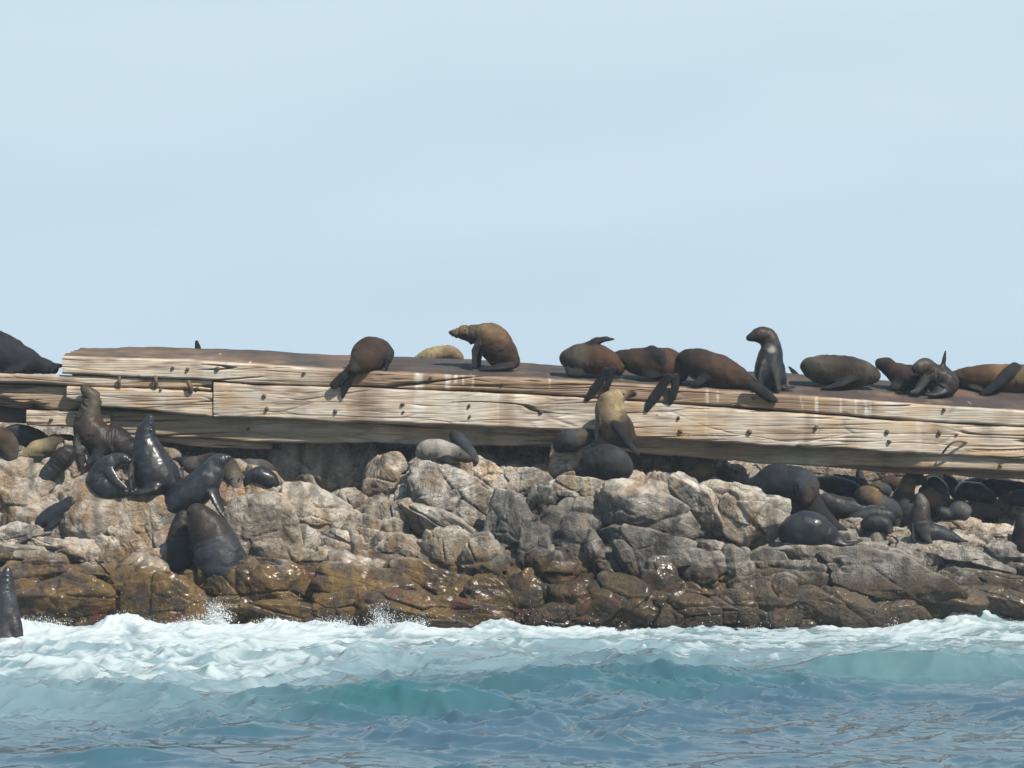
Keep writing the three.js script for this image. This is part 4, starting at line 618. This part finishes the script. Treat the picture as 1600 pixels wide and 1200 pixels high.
S(inCrowd, 'small dark seal head held straight up behind the grey lying seal', { z: -5.6, base: [1346, 770], spine: [[1348, 768, 11], [1347, 757, 10], [1345, 748, 8], [1343, 741, 6], [1342, 735, 3]], hues: ['slate', 'slate', 'umber'] });
S(inCrowd, 'rounded tan headed seal with creased neck in the middle of the crowd', { z: -2.6, base: [1360, 815], spine: [[1400, 800, 16], [1384, 795, 20], [1368, 786, 20], [1358, 777, 20, 4], [1352, 776, 17, 12]], hues: ['slate', 'slate', 'olive', 'gold', 'olive'], fold: 1.6 });
S(inCrowd, 'dark seal lying long across the crowd below the tan rounded head', { z: -2.5, base: [1330, 815], spine: [[1290, 782, 12], [1306, 790, 16], [1332, 797, 19], [1362, 801, 18], [1388, 803, 13]], hues: ['slate', 'umber', 'ink', 'ink'], flip: [{ p: [[1350, 806, 9, 10], [1336, 818, 6, 14], [1322, 824, 3, 16]] }], wet: 1 });
S(inCrowd, 'short dark seal rump sitting on the ledge left of the upright brown seal', { base: [1366, 833], spine: [[1354, 820, 10], [1364, 818, 14], [1378, 818, 14], [1388, 822, 8]], hues: ['black', 'ink', 'ink'], flip: [{ p: [[1384, 824, 6, 6], [1390, 832, 4, 10]] }], wet: 1 });
S(inCrowd, 'brown seal sitting upright with raised dark head turned right', { base: [1408, 823], spine: [[1406, 814, 18, -4], [1410, 800, 21], [1411, 784, 19], [1413, 770, 15], [1417, 758, 12.5], [1424, 748.5, 12], [1433, 747, 10.5, 3], [1440, 750, 7.5, 5], [1446, 754, 4.5, 6]], hues: ['ink', 'ink', 'brown', 'gold', 'olive', 'umber', 'ink', 'black'], flip: [{ p: [[1398, 794, 9, 14], [1400, 812, 7, 18], [1402, 823, 5, 20]] }], wet: 1 });
S(inCrowd, 'bluish wet seal with rounded back beside the raised dark head', { z: -3.6, base: [1466, 790], spine: [[1448, 758, 9], [1458, 758, 14], [1467, 766, 15], [1472, 779, 13]], hues: ['slate', 'slate', 'ink'], wet: 2 });
S(inCrowd, 'dark upright seal at the ledge front pointing its nose up, tail right', { base: [1442, 846], spine: [[1494, 842, 6], [1480, 838, 11], [1464, 834, 15], [1446, 832, 19], [1438, 820, 19], [1438, 804, 16], [1440, 791, 12.5], [1438.5, 781, 9], [1435.5, 774, 5]], hues: ['ink', 'slate', 'ink', 'ink', 'umber', 'umber', 'grey', 'ink'], flip: [{ p: [[1488, 840, 7], [1500, 844, 5], [1511, 846, 3]], n: [0, 1, 0.4], flat: 1.8 }, { p: [[1440, 826, 8, 16], [1446, 838, 7, 20], [1454, 847, 4, 24]] }, { p: [[1428, 824, 8, 10], [1427, 838, 6, 14], [1430, 847, 4, 16]], n: [0.7, 0, 0.6] }], wet: 1, cell: 0.017 });
S(inCrowd, 'smooth wet oval seal lying at the back of the crowd, right of centre', { z: -4.2, base: [1525, 790], spine: [[1500, 768, 9], [1510, 767, 15], [1525, 771, 18], [1540, 776, 14], [1550, 779, 7]], hues: ['ink', 'slate', 'slate', 'grey'], wet: 2 });
S(inCrowd, 'tan grey seal stretched between the upright dark seal and the wet oval one', { z: -2.9, base: [1475, 812], spine: [[1444, 768, 9], [1454, 776, 13], [1470, 788, 14], [1488, 794, 13], [1500, 798, 11]], hues: ['olive', 'gold', 'olive', 'umber'] });
S(inCrowd, 'grey seal hunched in front of the long olive one, rump to the boat', { z: -2.4, base: [1500, 815], spine: [[1472, 800, 9], [1484, 804, 10], [1498, 798, 15], [1504, 800, 14]], hues: ['slate', 'slate', 'grey'], wet: 1 });
S(inCrowd, 'olive grey seal lying low under the wet oval seal', { z: -2.9, base: [1530, 812], spine: [[1504, 795, 10], [1520, 797, 13], [1540, 799, 12], [1556, 800, 9]], hues: ['olive', 'grey', 'olive'] });
S(inCrowd, 'small dark wet seal with shining back beside the orange boulder', { base: [1552, 816], spine: [[1542, 806, 8], [1549, 804, 12], [1558, 803, 12], [1566, 800, 8]], hues: ['slate', 'slate', 'ink'], wet: 2 });
S(inCrowd, 'dark brown seal lying along the back right of the crowd', { z: -4.4, base: [1570, 785], spine: [[1536, 760, 9], [1552, 762, 13], [1574, 766, 15], [1596, 768, 14], [1620, 770, 12]], hues: ['brown', 'umber', 'umber'] });
S(inCrowd, 'dark round seal back at the right edge in front of the brown one', { z: -3.2, base: [1592, 790], spine: [[1582, 782, 8], [1590, 778, 12], [1602, 780, 13], [1615, 784, 9]], hues: ['ink', 'slate', 'ink'], wet: 1 });
S(inCrowd, 'black seal cut off by the right edge, leaning over the grey block', { base: [1594, 872], spine: [[1600, 812, 12], [1602, 826, 18], [1600, 846, 16], [1594, 860, 11]], hues: ['black', 'umber', 'black'], flip: [{ p: [[1590, 838, 8], [1580, 848, 6], [1577, 836, 3]] }], wet: 1 });
S(inCrowd, 'slate grey seal far back, lying just under the dark keel beam at the right', { z: -6.6, base: [1555, 762], spine: [[1528, 752, 7], [1542, 752, 10], [1560, 754, 10], [1578, 757, 8]], hues: ['slate', 'umber', 'slate'] });
S(inCrowd, 'reddish brown seal far back against the sunlit rock, left of the raised dark head', { z: -6.2, base: [1395, 772], spine: [[1382, 758, 9], [1392, 755, 12], [1404, 760, 11]], hues: ['brown', 'russet', 'brown'] });
S(inCrowd, 'grey seal with lifted flipper far back, between the bull and the reddish brown seal', { z: -6.0, base: [1372, 775], spine: [[1358, 768, 10], [1370, 764, 12], [1384, 766, 10]], hues: ['slate', 'olive', 'slate'] });
S(inCrowd, 'slim olive seal squeezed flat between the grey lying seal and the reddish one', { z: -5.4, base: [1330, 772], spine: [[1352, 764, 9], [1334, 756, 11], [1318, 750, 9], [1306, 746, 5]], hues: ['olive', 'slate', 'umber'] });
S(inCrowd, 'dark seal raising its snout at the back, right of the bluish wet seal', { z: -5.6, base: [1500, 775], spine: [[1500, 774, 12], [1492, 764, 11], [1486, 754, 9], [1482, 747, 7], [1478, 741, 3.5]], hues: ['slate', 'umber', 'umber', 'ink'] });
S(inCrowd, 'brown seal lying low between the upright brown seal and the bluish wet one', { z: -3.2, base: [1445, 800], spine: [[1424, 790, 10], [1438, 784, 14], [1452, 790, 12]], hues: ['umber', 'brown', 'slate'] });
S(inCrowd, 'dark slate seal lying along the ledge behind the short dark rump', { z: -2.0, base: [1400, 826], spine: [[1330, 812, 6], [1344, 808, 11], [1366, 804, 13], [1388, 808, 12]], hues: ['ink', 'slate', 'ink'], wet: 1 });
S(inCrowd, 'wet black seal lying behind the wet oval one with its head down', { z: -5.2, base: [1530, 775], spine: [[1502, 762, 7], [1516, 758, 11], [1534, 757, 12], [1550, 761, 9]], hues: ['ink', 'black', 'ink'], wet: 2 });

// ---------------------------------------------------------------- the sea
const SWELL = [[-1.7, 16.4, 1.7, 0.55, 0.34], [5.9, 11.6, 1.9, 0.6, 0.40], [2.2, 9.8, 1.4, 0.5, 0.16], [0.8, 14.4, 2.6, 0.6, 0.16], [-7.2, 15.4, 2.6, 0.7, 0.16], [3.0, 13.0, 2.0, 0.5, 0.18], [-4.5, 21.6, 0.7, 0.35, 0.13], [-0.4, 23.6, 0.8, 0.35, 0.12], [8.0, 8.6, 1.6, 0.5, 0.2], [-3.2, 19.2, 0.9, 0.4, 0.1]];
const surgeLine = line(-12, 2.9, -6, 2.9, -1, 3.0, 1, 2.9, 4, 2.3, 7.5, 1.5, 9.3, 0.2, 12, -1.5);   // where the wash meets the rock, z along x
// heaps of broken water along the rocks: x, extra height, width
const HEAPS = [[-9.3, 0.24, 0.5], [-8.7, 0.14, 0.5], [-7.2, 0.3, 0.4], [-6.8, 0.12, 0.7], [-5.6, 0.2, 0.5], [-4.3, 0.22, 0.6], [-3.4, 0.18, 0.5], [-2.4, 0.16, 0.45], [-1.9, 0.12, 0.4], [-0.15, 0.22, 0.45], [0.5, 0.1, 0.5], [3.4, 0.1, 0.6], [5.6, 0.08, 0.5], [8.9, 0.55, 0.55], [9.7, 0.3, 0.7], [7.8, 0.14, 0.6]];
function foamAt(x, z) {                                                          // 0 clear .. 1 thick foam, and how milky the water is
  const d = z - surgeLine(x), edge = line(-12, 12.5, -7, 13.0, -4, 10, -1.5, 7.0, 1, 5.2, 4, 6.2, 8, 8.2, 12, 10)(x);
  const wx = x + fbm(x * 0.35, z * 0.5, 2, 3) * 1.6, wz = z + fbm(x * 0.4 + 7, z * 0.5, 5, 3) * 1.4;
  const big = fbm(wx * 0.28, wz * 0.62, 11, 4), lace = ridged(wx * 0.75, wz * 1.5, 3, 4), bits = fbm(wx * 2.1, wz * 4.2, 8, 4);
  const thick = 1 - sst(0.0, edge, d + big * 3.2);
  let foam = sst(0.68, 1.34, thick * (0.76 - 0.40 * sst(1.8, 2.8, x) * (1 - sst(5.2, 6.4, x)) - 0.18 * sst(-1.5, 0, x) * (1 - sst(1.8, 2.8, x)) + 0.22 * (1 - sst(-5, -2, x))) + lace * 0.50 + bits * 0.55 + (1 - sst(0.1, 0.9, d)) * 0.55 * clamp(0.5 + 2.2 * noise(x * 0.45, 3, 8) + (x > 3 && x < 6 ? -0.5 : 0), 0, 1));
  foam = Math.max(foam, sst(0.62, 0.86, lace + bits * 0.35 + thick * 0.3 - 0.13 - 0.25 * sst(5, 10, d)) * 0.6 * (1 - sst(9, 16, d)));
  foam = Math.max(foam, sst(0.30, 0.75, lace * 0.7 + bits * 0.6 + 0.12) * 0.75 * (1 - sst(-4.5, -1.5, x)) * sst(1, 3, d) * (1 - sst(7, 12.5, d + big * 3)));
  const milky = 1 - sst(edge * 0.8, edge * 1.5 + 2.2, d + big * 3);
  return [foam, milky, lace];
}
function seaHeight(x, z, fo) {
  const d = z - surgeLine(x);
  let y = 0.085 * (1 - sst(0, 9, d)) + 0.05 * Math.sin(z * 1.05 + 0.5 * Math.sin(x * 0.35) + x * 0.12);
  for (const [sx, sz, a, b, h] of SWELL) { const u = (x - sx) / a, v = (z - sz + u * u * 0.14 + noise(x * 0.6, sz, 3) * 0.35) / (z > sz ? b * 0.62 : b * 1.7); y += h * Math.exp(-u * u - v * v); }
  const calm = sst(0, 6, d), wx = x + noise(x * 0.5, z * 0.5, 9) * 0.6, wz = z + noise(x * 0.5 + 4, z * 0.5, 2) * 0.6;
  const sharp = (s, a, b, e) => { const n = 1 - Math.abs(noise(wx * s * 0.85 + e, wz * s, e * 3.7)) * 2; return n * Math.abs(n) * a + noise(wx * s * 1.3, wz * s * 1.9, e + 20) * b; };
  const ruffle = lerp(0.58, 1.45, sst(-0.18, 0.28, noise(x * 0.28 + 3, z * 0.42, 6.5) + 0.35 * Math.exp(-(((z - 13) / 4.5) ** 2)))) * lerp(1, 0.72, sst(17, 22, z)), smooth = y;
  y = 0;
  y += sharp(0.5, 0.085, 0.045, 1.3) * (0.4 + 0.6 * calm) + sharp(1.1, 0.066, 0.036, 5.1) * (0.35 + 0.65 * calm) + sharp(2.4, 0.034, 0.020, 8.2) * (0.5 + 0.5 * calm) + noise(x * 5, z * 6, 4) * 0.015 + noise(x * 12, z * 13, 4) * 0.006;
  y = smooth + y * ruffle;
  y += fo * (0.05 + 0.05 * fbm(x * 2.6, z * 3.4, 6, 4) + 0.035 * Math.abs(fbm(x * 8, z * 9, 1, 3)));
  for (const [hx, h, w] of HEAPS) { const u = (x - hx) / w, v = (d - 0.25) / 0.5; const e = Math.exp(-u * u - v * v); if (e > 0.01) y += h * e * (0.55 + 0.9 * Math.abs(fbm(x * 4.5, z * 4.5, hx, 4)) + 0.5 * fbm(x * 1.9, z * 2, 5, 2)); }
  return y;
}
const sea = new THREE.Group(); sea.name = 'sea'; scene.add(sea);
tag(sea, 'choppy blue green sea with white wash along the foot of the rocks', null, null, 'structure');
const DEEP = [0.038, 0.074, 0.103], TEAL = [0.020, 0.082, 0.090], MILK = [0.16, 0.228, 0.245], FOAM = [0.345, 0.385, 0.40];
const X0 = -14, X1 = 14, Z0 = -4, Z1 = 30;
{
  const TW = 2048, TH = 2048, map = new Uint8Array(TW * TH * 4), rgh = new Uint8Array(TW * TH * 4), c = [0, 0, 0], enc = (v) => 255 * (v <= 0.0031308 ? 12.92 * v : 1.055 * Math.pow(v, 1 / 2.4) - 0.055);
  for (let j = 0; j < TH; j++) for (let i = 0; i < TW; i++) {
    const x = lerp(X0, X1, (i + 0.5) / TW), z = lerp(Z0, Z1, (j + 0.5) / TH), o = (j * TW + i) * 4;
    const [foam, milky] = foamAt(x, z);
    let lift = 0; for (const [sx, sz, a, b, h] of SWELL) { const u = (x - sx) / a, v = (z - sz) / (b * 1.6); lift += h * Math.exp(-u * u - v * v); }
    c[0] = DEEP[0]; c[1] = DEEP[1]; c[2] = DEEP[2];
    mix3(c, TEAL, clamp(lift * 2.6 + fbm(x * 0.5, z * 0.6, 31, 3) * 0.35, 0, 1));
    mix3(c, MILK, milky * (0.72 + 0.3 * fbm(x * 0.5, z * 0.9, 14, 3)));
    mix3(c, FOAM, foam * 0.92);
    for (let k = 0; k < 3; k++) map[o + k] = clamp(enc(clamp(c[k], 0, 1)), 0, 255); map[o + 3] = 255;
    const r = lerp(0.07 + milky * 0.14, 0.75, sst(0.15, 0.7, foam)) * 255; rgh[o] = rgh[o + 1] = rgh[o + 2] = r; rgh[o + 3] = 255;
  }
  const tex = (d, srgb) => { const t = new THREE.DataTexture(d, TW, TH, THREE.RGBAFormat); t.magFilter = THREE.LinearFilter; t.minFilter = THREE.LinearFilter; if (srgb) t.colorSpace = THREE.SRGBColorSpace; t.needsUpdate = true; return t; };
  const surf = new THREE.MeshPhysicalMaterial({ map: tex(map, true), roughnessMap: tex(rgh), roughness: 1, ior: 1.333 });
  const xs = [], zs = [];
  for (let x = X0; x <= X1 + 1e-6; x += 0.04) xs.push(Math.min(x, X1));
  for (let z = Z0; z < Z1; z += z < 6 ? 0.04 : 0.055) zs.push(z); zs.push(Z1);
  const nx = xs.length, nz = zs.length, pos = new Float32Array(nx * nz * 3), uv = new Float32Array(nx * nz * 2), idx = new Uint32Array((nx - 1) * (nz - 1) * 6);
  for (let j = 0; j < nz; j++) for (let i = 0; i < nx; i++) {
    const o = j * nx + i, x = xs[i], z = zs[j], border = sst(0, 1.2, Math.min(x - X0, X1 - x, z - Z0, Z1 - z));
    pos[3 * o] = x; pos[3 * o + 1] = seaHeight(x, z, foamAt(x, z)[0]) * border; pos[3 * o + 2] = z; uv[2 * o] = (x - X0) / (X1 - X0); uv[2 * o + 1] = (z - Z0) / (Z1 - Z0);
  }
  let t = 0; for (let j = 0; j < nz - 1; j++) for (let i = 0; i < nx - 1; i++) { const a = j * nx + i, b = a + nx; idx[t++] = a; idx[t++] = b; idx[t++] = a + 1; idx[t++] = a + 1; idx[t++] = b; idx[t++] = b + 1; }
  mesh('surf_water', geo(pos, idx, null, uv), surf, sea);
  const far = new THREE.MeshPhysicalMaterial({ color: new THREE.Color().setRGB(0.025, 0.065, 0.095), roughness: 0.25, ior: 1.333, bumpMap: bumpTile(256, (u, v) => torus(u, v, 1.6, (a, b, c2, d) => grain(a, b, c2, d, 4))), bumpScale: 0.12 });
  const R = 4000, sheets = [[-R, X0, -R, R], [X1, R, -R, R], [X0, X1, -R, Z0], [X0, X1, Z1, R]].map(([a, b, c2, d]) => { const g = new THREE.PlaneGeometry(b - a, d - c2, 1, 1); g.rotateX(-Math.PI / 2); g.translate((a + b) / 2, 0, (c2 + d) / 2); const p = g.attributes.position, w = g.attributes.uv; for (let i = 0; i < p.count; i++) w.setXY(i, p.getX(i) / 4, p.getZ(i) / 4); return g; });
  mesh('open_water', mergeGeometries(sheets), far, sea);
}
// spray thrown up where the wash breaks on the rocks: many drops, thick at the foot of each fan
{
  const r = rng(41), drop = new THREE.IcosahedronGeometry(1, 0), mat = new THREE.MeshStandardMaterial({ color: new THREE.Color().setRGB(0.6, 0.64, 0.66), roughness: 0.4 }), list = [];
  const gauss = () => (r() + r() + r() - 1.5) * 0.9;
  const fan = (px, py, w, h, n, lean = 0) => {
    const b = P(px, py, 0), z = surgeLine(b.x) + 0.35, p = P(px, py, z), s = mpp(z);
    const jets = [...Array(7)].map(() => [gauss() * 0.8, 0.35 + r() * 0.65, gauss() * 0.5]);
    for (let i = 0; i < n * 3; i++) {
      const j = jets[Math.floor(r() * 7)], t = Math.pow(r(), 2.1), e = t * j[1];
      const x = p.x + (j[0] * (0.45 + 0.55 * t) * w + (lean + j[2] * 0.4) * e * h + gauss() * w * (0.3 + 0.3 * t)) * s, y = p.y - 0.2 + (e * (h + 12) + gauss() * h * 0.06) * s, zz = z + gauss() * (0.12 + 0.2 * t);
      list.push([x, y, zz, (0.0025 + 0.008 * Math.pow(r(), 3)) * (1.6 - t)]);
    }
  };
  fan(340, 968, 34, 46, 1500, 0.1); fan(300, 972, 40, 20, 900); fan(240, 978, 50, 16, 900); fan(212, 968, 30, 20, 700); fan(62, 972, 60, 22, 1000); fan(425, 972, 30, 18, 500); fan(510, 970, 50, 20, 1100, -0.1);
  fan(600, 974, 34, 40, 1100, -0.2); fan(645, 976, 30, 28, 900, 0.2); fan(785, 990, 40, 20, 700); fan(900, 982, 60, 12, 400); fan(1395, 976, 14, 22, 250); fan(1525, 962, 56, 48, 3200, 0.1); fan(1570, 962, 40, 22, 900); fan(1480, 972, 40, 18, 700); fan(980, 985, 40, 12, 300); fan(1080, 984, 40, 12, 300);
  for (let k = 0; k < 320; k++) { const px = r() * 1600, b = P(px, 985, 0), z = surgeLine(b.x) + 0.1 + r() * 0.4, p = P(px, 985 - Math.pow(r(), 2) * 60 - (px > 1350 ? 14 : 0), z); list.push([p.x, p.y, z, 0.004 + 0.009 * r() * r()]); }
  const spray = new THREE.InstancedMesh(drop, mat, list.length), q = new THREE.Matrix4(), e = new THREE.Quaternion();
  list.forEach(([x, y, z, s], i) => spray.setMatrixAt(i, q.compose(new THREE.Vector3(x, y, z), e, new THREE.Vector3(s, s * (0.8 + r() * 0.7), s))));
  spray.name = 'sea_spray'; spray.castShadow = spray.receiveShadow = true; scene.add(spray);
  tag(spray, 'white spray of drops flung up where the surf breaks on the wet rocks', 'spray', null, 'stuff');
}
scene.fog = new THREE.FogExp2(new THREE.Color().setRGB(0.66, 0.78, 0.90), 0.0006);
renderer.render(scene, camera);
